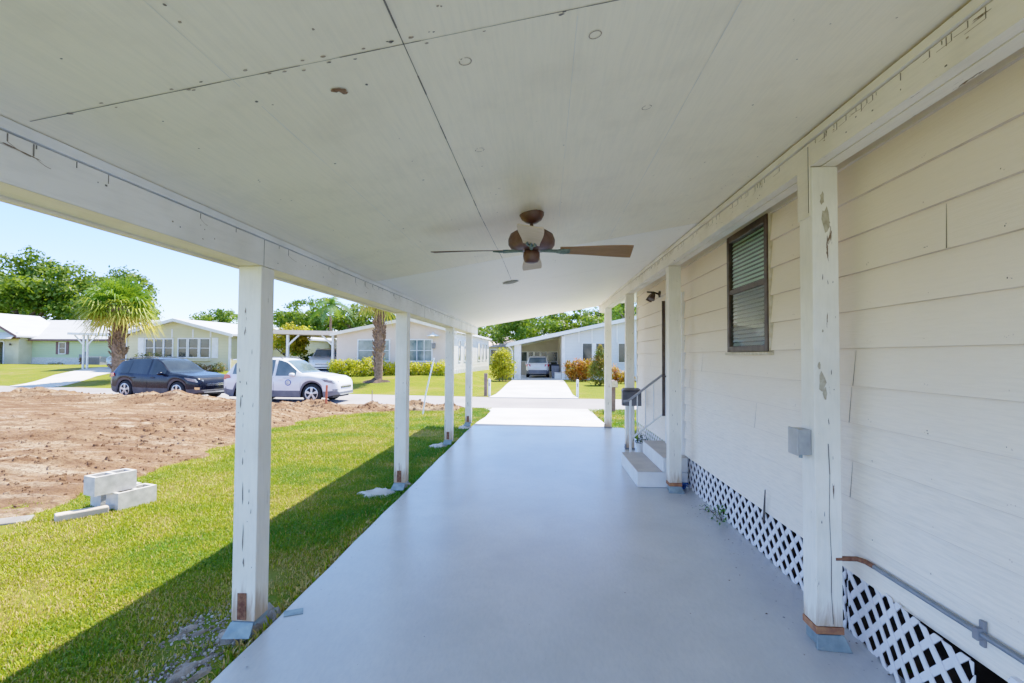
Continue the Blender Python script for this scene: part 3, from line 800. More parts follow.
for i, (x, y) in enumerate(RP):
    ck = [(.075,2.45),(.07,2.1),(.078,1.75),(.072,1.5),(.08,1.2),(.074,.9),(.084,.6),(.08,.35),(.09,.12)] if i == 0 else None
    ck2 = [(.072,1.12),(.079,.95),(.074,.72),(.082,.5),(.080,.3),(.088,.13)] if i == 0 else None
    z1 = 2.680
    p = post(x, x+.142, y, .115 if i < 2 else .03, z1, False, ck2, 9, patches=((.045,1.46,.045,.13),(.06,1.40,.03,.07),(.03,1.55,.02,.05),(.075,2.38,.05,.16),(.055,2.50,.03,.08),(.05,1.75,.012,.02)) if i == 0 else ())
    if i == 0:
        mb = MB()                                          # strip of the post that laps up over the beam, and the slit beside it
        mb.box(x-.0105,x-.001,y+.01,y+.138,2.40,2.815); mb.build('lap_strip', M['beam_cream'], p)
        MB().box(x-.0115,x-.0109,y+.012,y+.018,2.42,2.80).build('slit', M['dark'], p)
    if i < 2:
        mb = MB(); mb.box(x-.004,x+.146,y-.004,y+.146,.075,.113); mb.build('rust_band', M['rust_or'], p, bevel=.002)
        mb = MB(); mb.box(x+.01,x+.135,y+.01,y+.135,.004,.073)
        mb.hexa([(x-.012,y-.03,.002),(x+.165,y-.05,.002),(x+.16,y-.002,.002),(x-.008,y-.002,.002),(x-.01,y-.026,.007),(x+.16,y-.046,.007),(x+.142,y-.004,.073),(x+.002,y-.004,.073)])
        mb.build('post_base', M['galv'], p, bevel=.002)
    else:
        mb = MB(); mb.box(x-.01,x+.152,y-.01,y+.152,.002,.028); mb.box(x-.02,x-.002,y-.02,y+.05,.002,.09); mb.build('post_base', M['grey'], p, bevel=.003)

# ------------------------------------------------------------------ the house on the right
house = empty('mobile_home', 'white lap sided home with lattice skirt along the right of the carport', 'house', (0,0,0))
def siding_mat():
    m, nt, out = newmat('lap_siding')
    v = coords(nt); g = coords(nt, (1,.6,9))
    a = noise_n(nt, v, .9, 4); gr = noise_n(nt, g, 9, 7, .65, .3); s = noise_n(nt, v, 6, 6, .65)
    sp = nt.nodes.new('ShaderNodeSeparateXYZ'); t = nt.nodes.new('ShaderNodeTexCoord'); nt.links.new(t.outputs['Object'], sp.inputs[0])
    c = ramp(nt, a, [(.3,(.94,.87,.74)), (.7,(.89,.81,.68))])
    c = mixc(nt, ramp(nt, gr, [(.42,0.0),(.8,.42)]), c, (.52,.47,.40))
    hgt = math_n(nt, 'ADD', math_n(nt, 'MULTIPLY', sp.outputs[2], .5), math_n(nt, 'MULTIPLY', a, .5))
    c = mixc(nt, ramp(nt, hgt, [(.72,0.0),(1.0,.75)]), c, (.87,.755,.60))      # warm light on the upper wall, put into the colour
    c = mixc(nt, ramp(nt, s, [(.66,0.0),(.8,.25)]), c, (.48,.42,.33))
    finish(nt, out, c, .55, 0, math_n(nt,'ADD',gr,math_n(nt,'MULTIPLY',s,.4)), .5, .004, .35); return m
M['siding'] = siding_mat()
ZL = 1.655; EXPO = .2145
def lap(mb, y0, y1, z0, z1, xw=1.79):
    for k in range(-7, 7):
        a = ZL + EXPO*k; b = a + EXPO; lo, hi = max(a, z0), min(b, z1)
        if hi - lo < .005: continue
        xf = lambda z: xw - .021*(1 - (z-a)/EXPO)
        mb.prism([(xf(lo), lo), (xf(hi), hi), (xw+.03, hi), (xw+.03, lo)], 'y', y0, y1)
        if lo == a and k > -6: mb.box(xw-.0195, xw-.002, y0, y1, lo-.0020, lo-.0003, 2)  # shadow under the board edge, put in as a darker strip
WY0, WY1, WZ0, WZ1 = 4.03, 4.89, 1.645, 2.735
DY0, DY1 = 6.42, 7.30
mb = MB(); zt = 2.93
lap(mb, -3.2, WY0, .37, zt); lap(mb, WY0, WY1, .37, WZ0); lap(mb, WY0, WY1, WZ1, zt); lap(mb, WY1, DY0, .37, zt); lap(mb, DY0, DY1, 2.42, zt); lap(mb, DY1, 9.6, .37, zt)
for y, k, sl in ((2.30,2,.022),(3.02,-2,.004),(3.02,-4,.004),(5.72,-1,0),(4.32,-3,.006),(2.98,-1,0),(6.2,-2,0),(1.72,-3,0),(8.4,-1,0),(8.9,-3,0)):   # butt joints
    a = ZL + EXPO*k; p = lambda z, y: (1.79 - .0215*(1-(z-a)/EXPO) - .0012, y, z)
    mb.add([p(a,y-.003),p(a,y+.003),p(a+EXPO*.95,y+sl+.001),p(a+EXPO*.95,y+sl-.001)], [(0,1,2,3)], 1)
for k in range(420):                                        # nail heads of the siding and drips under them
    y = rr.choice([1.2 + .41*i for i in range(21)]) + rr.uniform(-.02,.02); kk = rr.randint(-5,4); z = ZL + EXPO*kk + rr.uniform(.025,.04)
    if WY0-.05 < y < WY1+.05 and WZ0-.1 < z < WZ1+.1 or DY0-.05 < y < DY1+.05 and z < 2.5 or z < .40: continue
    x = 1.79 - .021*(1-(z-ZL-EXPO*kk)/EXPO) - .0012; r = rr.uniform(.0018,.0035)
    mb.add([(x, y+r*math.cos(t), z+r*math.sin(t)*1.2) for t in [i*.8976 for i in range(7)]], [tuple(range(7))], 1 if rr.random() < .25 else 2)
mb.build('siding', [M['siding'], M['crack'], pm('lap_shade_nail', (.55,.45,.36), (.76,.66,.56), 2.2, .8)], house)  # last material: painted lap shadow, also the tone of some nail heads
mb = MB(); mb.box(1.825,8,-3.2,9.56,.38,.40); mb.box(1.825,8,9.5,9.56,.40,2.95); mb.box(7.95,8,-3.2,9.5,.40,2.95); mb.box(1.825,7.95,-3.2,-3.15,.40,2.95)
mb.box(1.825,1.84,-3.15,4.0,.40,2.95) ; mb.box(1.825,1.84,4.92,9.5,.40,2.95)
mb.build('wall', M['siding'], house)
MB().prism([(1.84,2.955),(8.2,2.955),(8.2,3.02),(5,3.5),(1.84,3.05)], 'y', -3.3, 9.75).build('roof', M['white_metal'], house)
MB().box(7.9,7.95,-3.2,9.5,-.2,.378).build('light_block_wall', M['concrete'], house)  # unseen wall, added to keep light from leaking in under the house
mb = MB(); mb.box(1.768,1.83,9.602,9.63,.36,2.93); mb.build('corner_trim', M['trim'], house)
# window with blinds
wi = MB(); fx = 1.752
for a, b, c, d in ((WY0,WY0+.055,WZ0,WZ1),(WY1-.055,WY1,WZ0,WZ1)): wi.box(fx,1.83,a,b,c,d)
wi.box(fx,1.80,WY0+.056,WY1-.056,WZ0,WZ0+.05); wi.box(fx,1.83,WY0+.056,WY1-.056,WZ1-.06,WZ1); wi.box(fx+.004,1.80,WY0+.056,WY1-.056,2.185,2.225)
M['bronze'] = pm('bronze_frame', (.06,.04,.032), (.11,.08,.065), 12, .5)
win = wi.build('window', M['bronze'], house, bevel=.003)
MB().box(1.772,1.775,WY0+.056,WY1-.056,WZ0+.051,WZ1-.061).build('pane', M['glass'], win)
mb = MB(); z = WZ0+.07
M['blind'] = pm('blind_slats', (.72,.90,.80), (.6,.78,.68), 3, .5)
M['blind_dark'] = pm('insect_screen_blind', (.20,.21,.21), (.28,.28,.275), 2, .6)
while z < WZ1-.08:
    mm = 0 if z > 2.225 else 1
    mb.hexa([(1.782,WY0+.06,z-.012),(1.798,WY0+.06,z+.012),(1.798,WY1-.06,z+.012),(1.782,WY1-.06,z-.012),(1.782,WY0+.06,z-.010),(1.798,WY0+.06,z+.014),(1.798,WY1-.06,z+.014),(1.782,WY1-.06,z-.010)], mm); z += .036
mb.build('blind', [M['blind'], M['blind_dark']], win)
MB().box(1.85,1.9,WY0-.05,WY1+.05,WZ0-.05,WZ1+.05).build('reveal', M['black'], win)
M['sill'] = pm('sill_wood', (.50,.42,.28), (.66,.60,.48), 18, .7)
mb = MB(); mb.box(1.742,1.80,WY0-.03,WY1+.03,WZ0-.028,WZ0-.003); mb.box(1.762,1.80,WY0-.022,WY0-.002,WZ0,WZ1); mb.build('sill', M['sill'], win, bevel=.003)
# entry door beyond the second post
mb = MB(); mb.box(1.745,1.83,DY0,DY0+.05,.36,2.42); mb.box(1.745,1.83,DY1-.05,DY1,.36,2.42); mb.box(1.745,1.83,DY0+.051,DY1-.051,2.37,2.42)
mb.build('door_frame', M['trim'], house)
mb = MB(); mb.box(1.775,1.82,DY0+.055,DY1-.055,.38,2.365)
for z0, z1 in ((.5,1.1),(1.25,2.2)): mb.box(1.769,1.774,DY0+.18,DY1-.18,z0,z1)
d = mb.build('door', M['white'], house, bevel=.002)
MB().lathe([(.012,0),(.012,.03),(.03,.045),(.032,.06),(.02,.075)], (1.70,DY1-.11,1.32), 12, axis='x').build('handle', M['bronze'], d, 60)
MB().box(1.70,1.744,DY1-.012,DY1-.002,.75,2.40).build('storm_door_edge', M['bronze'], house)

# conduit with elbow and strap on the wall
cd = empty('conduit', 'grey metal conduit pipe running low along the white siding', 'pipe', (1.76,2.2,.49))
L0 = lambda pts: [(x-1.76, y-2.2, z-.49) for x, y, z in pts]
MB().tube(L0([(1.758,-1,.50),(1.758,2.0,.495),(1.758,2.80,.49)]), .0125, 10).build('pipe', M['galv_dark'] if 'galv_dark' in M else pm('conduit_metal', (.20,.22,.24), (.27,.29,.31), 12, .5, metal=.5), cd, 60)
MB().tube(L0([(1.758,2.80,.49),(1.756,2.87,.489),(1.735,2.91,.488),(1.67,2.915,.486),(1.62,2.915,.484)]), .0135, 10).build('elbow', M['rust'], cd, 60)
for y in (2.16, .4):
    mb = MB(); mb.box(1.738-1.76,1.778-1.76,y-2.2-.014,y-2.2+.014,-.022,.026); mb.box(1.764-1.76,1.779-1.76,y-2.2-.012,y-2.2+.012,-.05,.055); mb.build('strap', M['grey'], cd, bevel=.004)
eb = empty('electrical_box', 'small grey metal electrical box on the inner side of the nearest house side post', 'electrical box', (1.513,2.985,1.12)); eb.scale = (.72,.9,.95)
MB().box(-.095,.0,-.055,.055,-.075,.075).build('box', M['box_metal'] if 'box_metal' in M else pm('box_metal', (.40,.41,.41), (.30,.31,.31), 10, .45, metal=.5), eb, bevel=.004)
MB().box(-.112,-.096,-.06,.06,-.08,.08).build('cover', pm('box_cover', (.33,.34,.34), (.42,.42,.42), 10, .4, metal=.5), eb, bevel=.004)
MB().tube([(-.05,0,-.076),(-.05,0,-.10)], .014, 8).build('fitting', M['galv'], eb)

# lattice skirting
M['lattice'] = pm('lattice_vinyl', (.82,.81,.84), (.74,.73,.75), 5, .45)
def lattice(name, label, y0, y1, H, xf, zf=lambda y: 0, rim=False, pitch=.142, wid=.034, group=None):
    """diagonal slats in the panel plane, clipped to its outline; xf(y, z) bends the panel"""
    t = empty(name, label, 'lattice', (0,0,0), 0, group); mb = MB(); hw = wid*.7071
    for lay, sgn in ((0,1),(1,-1)):
        c = y0 - H - 1
        while c < y1 + H + 1:
            n = 8
            for i in range(n):
                za, zb = H*i/n, H*(i+1)/n
                q = []
                for z, s in ((za,-hw),(za,hw),(zb,hw),(zb,-hw)):
                    y = c + sgn*z + s; q.append((min(max(y, y0), y1), z))
                if abs(q[1][0]-q[0][0]) < 1e-4 and abs(q[2][0]-q[3][0]) < 1e-4: continue
                P = [(xf(y, z) + lay*.007, y, zf(y) + z) for y, z in q] + [(xf(y, z) + lay*.007 + .006, y, zf(y) + z) for y, z in q]
                mb.hexa(P)
            c += pitch
    mb.build('slats', M['lattice'], t)
    if rim:
        r = MB()
        for a, b in rim: r.bar(a, b, .03, .02)
        r.build('rim', M['lattice'], t)
    return t
lattice('lattice_panel', 'long straight white lattice panel closing the gap under the siding between the two near posts', 3.12, 6.34, .385, lambda y, z: 1.788 + .004*math.sin(y*3))
lattice('lattice_panel', 'bulging white lattice panel coming loose beside the nearest post', 2.14, 3.10, .40, lambda y, z: 1.79 - .085*sm((3.0-y)/.7)*(1-.25*z) , lambda y: -.012)
lattice('lattice_panel', 'broken white lattice offcut lying in the corner by the conduit', 1.45, 2.02, .36, lambda y, z: 1.80 - .10*z, lambda y: .02, rim=[((1.765,2.02,.40),(1.765,1.45,.40)), ((1.79,2.02,.03),(1.765,2.02,.40))])
lattice('lattice_panel', 'far white lattice panel under the house wall beyond the entry steps', 7.55, 9.56, .40, lambda y, z: 1.790)
# planting bed and rubbish under the skirt
o = grid_mesh('planting_bed', axis([(1.8,4.0,.15)]), axis([(-3,9.6,.15)]), lambda x, y: -.06 + .03*noise.noise((x*4, y*4, 1)), M['soil'])
def weeds(label, loc, n, h, seed, colr=(.07,.17,.03)):
    rng = np.random.default_rng(seed); t = empty('weed', label, 'plant', loc)
    P = rng.normal(size=(n,3))*np.array([.05,.07,.0]) + np.c_[np.zeros(n), np.zeros(n), rng.random(n)*h]
    Nn = rng.normal(size=(n,3)) + [0,0,.8]; Nn /= np.linalg.norm(Nn,axis=1)[:,None]
    cards('leaves', P, Nn, .035*(.6+.8*rng.random(n)), np.array(colr)*(.7+.7*rng.random((n,1))), M['leaf'], t, .45, rng)
    mb = MB()
    for k in range(5): mb.tube([(0,0,-.01),(P[k][0]*.6,P[k][1]*.6,h*.5),tuple(P[k])], .003, 4)
    mb.build('stem', M['leaf'] if False else M['bark'], t)
weeds('green weed growing through the lattice at the edge of the slab', (1.745,5.05,0), 60, .14, 2)
weeds('low weed spreading over the slab beside the lattice', (1.72,5.35,0), 18, .05, 3)
weeds('pale green leaves behind the loose lattice panel', (1.93,2.28,-.05), 70, .16, 4, (.10,.22,.04))
weeds('dry leaves in the dark gap under the house wall by the conduit', (1.93,1.85,-.05), 60, .15, 9, (.22,.14,.07))
weeds('dark plant behind the middle of the lattice skirt', (1.95,3.6,-.05), 60, .2, 6, (.05,.11,.025))
st = MB().tube([(1.755,4.13,.30),(1.748,4.10,.42),(1.742,4.07,.56)], [.010,.008,.004], 6).build('stick', pm('dead_stick', (.05,.045,.04), (.12,.10,.08), 30, .9))
tag(st, 'dark dead stick leaning on the siding above the lattice', 'stick')
mb = MB()
for k in range(5):
    a = rr.uniform(0,6.28); mb.obox((.02*math.cos(a),.03*math.sin(a),.02+.012*k), (.07,.05,.012), Matrix.Rotation(a,3,'Z') @ Matrix.Rotation(rr.uniform(-.5,.5),3,'X'))
bl = mb.build('rag', pm('blue_cloth', (.03,.12,.30), (.02,.07,.2), 20, .8), bevel=.004, loc=(1.70,6.2,0)); tag(bl, 'crumpled blue rag at the foot of the second post', 'rag')

# entry steps
steps = empty('entry_steps', 'two white concrete entry steps with tan treads by the house wall', 'steps', (1.45,6.9,0))
M['tread'] = pm('tread_tan', (.52,.47,.41), (.42,.38,.33), 3, .8, 60, .3)
MB().box(1.155-1.45,1.765-1.45,6.25-6.9,7.50-6.9,.002,.185).build('lower_step', M['white'], steps, bevel=.008)
MB().box(1.158-1.45,1.462-1.45,6.253-6.9,7.497-6.9,.187,.192).build('tread', M['tread'], steps)
MB().box(1.465-1.45,1.765-1.45,6.25-6.9,7.50-6.9,.187,.362).build('upper_step', M['white'], steps, bevel=.008)
MB().box(1.468-1.45,1.762-1.45,6.253-6.9,7.497-6.9,.364,.369).build('tread', M['tread'], steps)
# hand rail at the far side of the steps
rail = empty('handrail', 'white metal handrail with thin balusters beside the entry steps', 'handrail', (1.5,7.56,0))
MB().tube([(1.20-1.5,0,.93),(1.27-1.5,0,.94),(1.765-1.5,0,1.325)], .018, 8).build('top_rail', M['grey_white'] if 'grey_white' in M else pm('rail_paint', (.34,.34,.36), (.26,.26,.28), 8, .5), rail, 60)
MB().tube([(1.33-1.5,0,.40),(1.765-1.5,0,.74)], .014, 8).build('lower_rail', M['white'], rail, 60)
for x in (1.40, 1.52, 1.64): MB().tube([(x-1.5,0,.40+(x-1.33)*.78),(x-1.5,0,.94+(x-1.27)*.78)], .008, 6).build('baluster', M['white'], rail, 60)
MB().tube([(1.30-1.5,0,.0),(1.30-1.5,0,.95)], .018, 8).build('newel', M['white'], rail, 60)
# wall flood light near the eaves
fl = empty('wall_light', 'dark twin flood light bracket high on the house wall by the door', 'wall light', (1.775,7.72,2.55))
MB().lathe([(.05,0),(.05,-.02),(.02,-.03)], (0,0,0), 12, axis='x').build('mount', M['bronze'], fl, 50)
MB().tube([(-.02,0,0),(-.10,0,.03),(-.20,-.02,.03)], .014, 8).build('arm', M['bronze'], fl, 60)
for dy in (-.07, .09): MB().tube([(-.10,dy*.3,.02),(-.12,dy,-.02),(-.15,dy*1.3,-.09)], [.02,.035,.05], 10).build('lamp_head', M['bronze'], fl, 60)
# mailbox on the third post
bxm = empty('letter_box', 'dark grey letter box hung on the third post beyond the steps', 'mailbox', (1.50,8.70,.76))
MB().box(-.155,.165,-.10,.03,0,.25).build('body', M['lbox'] if 'lbox' in M else pm('letterbox_grey', (.085,.08,.085), (.13,.125,.13), 6, .55), bxm, bevel=.01)
MB().hexa([(-.165,-.12,.252),(.175,-.12,.252),(.175,.04,.252),(-.165,.04,.252),(-.13,-.10,.275),(.14,-.10,.275),(.14,.03,.30),(-.13,.03,.30)]).build('lid', pm('letterbox_lid', (.07,.065,.07), (.11,.10,.11), 6, .5), bxm, bevel=.004)

# things at the foot of the third post
pot = empty('plant_pot', 'small white pot with dark dead plant at the foot of the third post', 'plant pot', (1.63,8.55,0))
MB().lathe([(.05,0),(.075,.13),(.08,.15),(.07,.15),(.06,.12)], (0,0,0), 14).build('pot', M['white'], pot, 50)
rng = np.random.default_rng(8); P = rng.normal(size=(60,3))*[.05,.05,.05]+[0,0,.2]; Nn = rng.normal(size=(60,3)); Nn /= np.linalg.norm(Nn,axis=1)[:,None]
cards('leaves', P, Nn, np.full(60,.06), np.full((60,3),.05), M['leaf'], pot, .4, rng)

# ------------------------------------------------------------------ ceiling fan
FX, FY = -.085, 3.50; FZ = cz(FX)
fan = empty('ceiling_fan', 'old brown ceiling fan with four warped wooden blades under the carport ceiling', 'ceiling fan', (FX,FY,FZ), R(1))
M['fan_brown'] = pm('fan_brown', (.10,.050,.038), (.155,.085,.065), 14, .45, 60, .2)
def wood(name, a, b):
    m, nt, out = newmat(name); v = coords(nt, (1,7,7)); g = noise_n(nt, v, 6, 7, .65, .6); e = noise_n(nt, coords(nt), 3, 3)
    c = ramp(nt, g, [(.3,a),(.7,b)]); c = mixc(nt, ramp(nt, e, [(.5,0.0),(.8,.4)]), c, tuple(k*.6 for k in a))
    finish(nt, out, c, .6, 0, g, .2, .003, .3); return m
M['blade_tan'] = wood('blade_tan', (.34,.19,.085), (.24,.125,.05))
M['blade_pale'] = wood('blade_pale', (.62,.48,.32), (.50,.37,.23))
M['blade_dark'] = wood('blade_dark', (.10,.05,.03), (.06,.03,.02))
M['iron'] = pm('corroded_iron', (.10,.14,.13), (.20,.25,.22), 40, .7, 60, .4)
MB().lathe([(.02,.01),(.088,.006),(.086,-.015),(.070,-.045),(.040,-.066),(.018,-.072)], n=28).build('canopy', M['fan_brown'], fan, 60)
MB().lathe([(.013,-.06),(.013,-.15)], n=14).build('downrod', M['fan_brown'], fan, 60)
MB().lathe([(.03,-.105),(.05,-.115),(.11,-.125),(.150,-.15),(.165,-.19),(.163,-.225),(.145,-.25),(.10,-.262),(.05,-.265)], n=36).build('motor', M['fan_brown'], fan, 50)
MB().lathe([(.045,-.264),(.058,-.275),(.060,-.30),(.056,-.325),(.045,-.345),(.02,-.352)], n=28).build('switch_housing', M['fan_brown'], fan, 50)
tilt = R(12)
for k, (mt, warp) in enumerate((('blade_tan',-.006), ('blade_pale',.003), ('blade_dark',.002), ('blade_pale',.002))):
    a = k*math.pi/2
    base = Matrix.Rotation(a, 3, 'Z')
    til = tilt
    RX = Matrix.Rotation(-til, 3, 'X')
    V = []; F = []; ns = 12; us = [.20 + (.70-.20)*i/ns for i in range(ns+1)]
    for i, u in enumerate(us):
        t = i/ns; hw = .056 + .024*sm(t*1.3)
        if i == ns: hw *= .93
        for j, wv in enumerate((-hw, -hw*.3, hw*.3, hw)):
            dz = warp*t*t*3*(wv/hw)*.6 - .010*t*t
            for th in (-.003, .003): V.append(base @ (RX @ Vector((u, wv, dz+th)) + Vector((0,0,-.262))))
    for i in range(ns):
        for j in range(3):
            p = i*8+j*2; q = (i+1)*8+j*2
            F += [(p,q,q+2,p+2), (p+1,p+3,q+3,q+1)]
        p = i*8; q = (i+1)*8
        F += [(p,p+1,q+1,q), (p+6,q+6,q+7,p+7)]
    for i in (0, ns): F += [(i*8+j*2, i*8+j*2+2, i*8+j*2+3, i*8+j*2+1) for j in range(3)]
    bl = MB().add(V, F).build('blade', M[mt], fan)
    mb = MB()
    P = lambda u, wv, dz: base @ (RX @ Vector((u, wv, dz)) + Vector((0,0,-.262)))
    mb.tube([base @ Vector((.06,0,-.262)), P(.14,0,-.004), P(.20,0,-.006)], [.012,.012,.014], 6)
    for wv in (-.03, 0, .03): mb.tube([P(.18,wv*.3,-.007), P(.225,wv,-.007), P(.27,wv*.8,-.007)], [.010,.009,.004], 6)
    mb.build('blade_iron', M['iron'], bl)
# old junction plate on the ceiling beyond the fan
jz = cz(-.42)
jb = MB().lathe([(.10,.0),(.105,-.006),(.07,-.014),(.03,-.016)], (0,0,0), 18).build('ceiling_plate', pm('plate_dusty', (.38,.36,.30), (.22,.20,.15), 25, .8), smooth=50, loc=(-.42,6.35,jz-.002))
jb.rotation_euler = (0, -math.atan(.176), 0); tag(jb, 'small dusty round cover plate on the ceiling beyond the fan', 'cover plate')

# ------------------------------------------------------------------ concrete blocks and rubble on the lawn
def block(label, loc, rz):
    mb = MB(); L_, W_, H_ = .40, .20, .195; t = .035
    mb.box(-W_/2, -W_/2+t, 0, L_, 0, H_); mb.box(W_/2-t, W_/2, 0, L_, 0, H_)
    for y in (0, L_/2-t/2, L_-t): mb.box(-W_/2+t, W_/2-t, y, y+t, 0, H_)
    o = mb.build('concrete_block', M['block'], loc=loc); o.rotation_euler = (0, 0, rz)
    return tag(o, label, 'concrete block', 'hollow concrete blocks on the lawn')
block('hollow concrete block lying on the lawn in front of the stacked pair', (-4.58,5.10,-.08), R(-17))
block('lower concrete block of the stack, half hidden on the grass', (-4.84,5.18,-.08), R(-22))
block('topmost concrete block resting on another block', (-4.72,4.97,.117), R(-20))
mb = MB(); mb.box(-.21,.21,-.055,.055,0,.075); o = mb.build('concrete_slab', pm('tan_concrete', (.58,.50,.42), (.44,.37,.30), 6, .9, 60, .4), bevel=.012, loc=(-4.70,4.88,-.075)); o.rotation_euler = (0,0,R(50)); tag(o, 'thin solid concrete slab lying in front of the blocks', 'concrete slab')
mb = MB(); mb.box(-.45,.45,-.09,.09,0,.05); o = mb.build('concrete_plank', M['foot2'] if 'foot2' in M else pm('weathered_plank', (.30,.28,.25), (.2,.18,.16), 5, .9, 40, .4), bevel=.01, loc=(-5.50,4.52,-.10)); o.rotation_euler = (R(4),0,R(33)); tag(o, 'grey concrete plank half sunk in the dirt at the lawn edge', 'concrete plank')
def rubble(label, loc, sx, sy, h, seed, mat):
    rg = random.Random(seed); V = []; nx = 13; F = []
    for j in range(nx):
        for i in range(nx):
            u = (i/(nx-1)-.5)*2; v = (j/(nx-1)-.5)*2; r = math.hypot(u, v)
            k = max(0, 1 - (r*(1+.35*noise.noise((u*2+seed, v*2, seed))))**3)
            V.append((u*sx, v*sy, -.05 + (h+.05)*k*(1+.5*noise.noise((u*4, v*4, seed*3))+.35*noise.noise((u*9, v*9, seed*5)))))
    F = [(j*nx+i, j*nx+i+1, (j+1)*nx+i+1, (j+1)*nx+i) for j in range(nx-1) for i in range(nx-1)]
    o = MB().add(V, F).build('footing', mat, smooth=40, loc=loc); return tag(o, label, 'concrete footing')
M['stone_l'] = pm('pale_stone', (.36,.34,.31), (.22,.2,.18), 12, .9, 40, .5)
M['foot'] = pm('rough_footing', (.33,.27,.21), (.14,.11,.08), 7, .95, 35, .9, .02)
rubble('rough concrete spill in front of the foot of the nearest lawn side post', (-1.86,2.52,-.075), .21, .30, .006, 3, M['foot'])
rubble('small broken concrete patch at the grass side of the nearest lawn side post', (-2.12,2.95,-.075), .17, .2, .006, 17, M['foot'])
rubble('concrete footing directly under the nearest lawn side post', (-1.80,2.93,-.075), .20, .16, .02, 23, M['foot'])
rubble('pale stone lump behind the nearest lawn side post', (-1.74,3.12,-.075), .10, .13, .05, 5, M['stone_l'])
rubble('broken concrete around the foot of the second lawn side post', (-1.98,5.98,-.075), .28, .24, .035, 8, M['concrete'])
rubble('pale stone lump just behind the second lawn side post', (-1.76,6.33,-.075), .11, .14, .05, 9, M['stone_l'])
rubble('concrete spill at the foot of the third lawn side post', (-1.90,9.12,-.08), .22, .2, .05, 12, M['concrete'])
rubble('concrete spill at the foot of the farthest lawn side post', (-1.78,11.6,-.10), .22, .2, .06, 14, M['concrete'])
mb = MB(); mb.box(-.055,.055,-.03,.03,0,.004); o = mb.build('metal_scrap', M['galv'], loc=(-1.535,3.05,.003)); o.rotation_euler = (R(6),0,R(25)); tag(o, 'bent grey metal scrap on the slab edge by the nearest post', 'scrap')

# gravel round the post feet and litter on the slab
rnd = random.Random(21); mb = MB()
for cx_, cy_, sx_, sy_, n_ in ((-2.14,3.0,.11,.14,420), (-1.90,2.56,.10,.17,520), (-1.85,2.85,.09,.10,200), (-1.95,5.95,.10,.11,200), (-1.9,9.1,.1,.1,90)):
    for k in range(n_):
        x = rnd.gauss(cx_, sx_); y = rnd.gauss(cy_, sy_)
        if x > -1.63: continue
        clod(mb, x, y, T(x, y) + .004, .003 + .011*rnd.random()**2.5, 0 if rnd.random() < .6 else 1)
tag(mb.build('gravel', [M['foot'], pm('pebble', (.50,.46,.41), (.33,.30,.26), 30, .9)]), 'sandy gravel and crumbs of concrete round the feet of the lawn side posts', 'gravel', kind='stuff')
mb = MB()
for k in range(420):
    q = rnd.random()
    if q < .55: x = 1.76 - abs(rnd.gauss(0, .16)); y = rnd.uniform(2.2, 6.2)
    elif q < .8: x = -1.58 + abs(rnd.gauss(0, .10)); y = rnd.uniform(1.6, 10)
    else: x = rnd.uniform(-1.4, 1.6); y = rnd.uniform(1.8, 10)
    s_ = .002 + .008*rnd.random()**3; a = rnd.uniform(0, 6.28)
    mb.add([(x+s_*math.cos(a+t)*rnd.uniform(.4,1.4), y+s_*math.sin(a+t)*rnd.uniform(.4,1.4), .003+.003*rnd.random()) for t in (0,1.5,3,4.6)], [(0,1,2,3)], rnd.choice([0,0,1]))
tag(mb.build('leaf_litter', [pm('litter_brown', (.09,.06,.04), (.2,.14,.08), 30, .9), pm('litter_grey', (.2,.2,.21), (.3,.3,.31), 30, .9)]), 'dark crumbs and bits of dry leaf scattered along the slab edges', 'litter', kind='stuff')
# ------------------------------------------------------------------ vehicles
def lerp(a, b, t): return a + (b-a)*t
def piece(x, pts):
    if x <= pts[0][0]: return pts[0][1]
    for (x0,y0),(x1,y1) in zip(pts, pts[1:]):
        if x <= x1:
            t = (x-x0)/(x1-x0); t2 = t*t*(3-2*t); return lerp(y0, y1, .5*t+.5*t2)
    return pts[-1][1]
def carpaint(name, c, rough=.28, metal=.15):
    m, nt, out = newmat(name); v = coords(nt); n = noise_n(nt, v, 3, 4); f = noise_n(nt, v, 300, 2)
    cc = ramp(nt, n, [(.3, c), (.7, tuple(k*.88 for k in c))])
    ro = ramp(nt, n, [(.3, rough), (.7, rough+.1)])
    finish(nt, out, cc, ro, metal, f, .03, .001, .4 if c[0] > .1 else .18, .6 if c[0] > .1 else .14); return m
M['paint_dark'] = carpaint('paint_dark_navy', (.005,.006,.012), .22, 0); M['paint_white'] = carpaint('paint_white', (.78,.78,.80), .3, 0)
M['paint_silver'] = carpaint('paint_silver', (.55,.56,.58), .3, .35); M['paint_blue'] = carpaint('paint_pale_blue', (.42,.50,.55), .3, .2)
M['clad'] = pm('cladding', (.045,.045,.052), (.07,.07,.078), 6, .6)
M['clad_w'] = pm('cladding_grey', (.10,.105,.13), (.14,.145,.165), 6, .55)

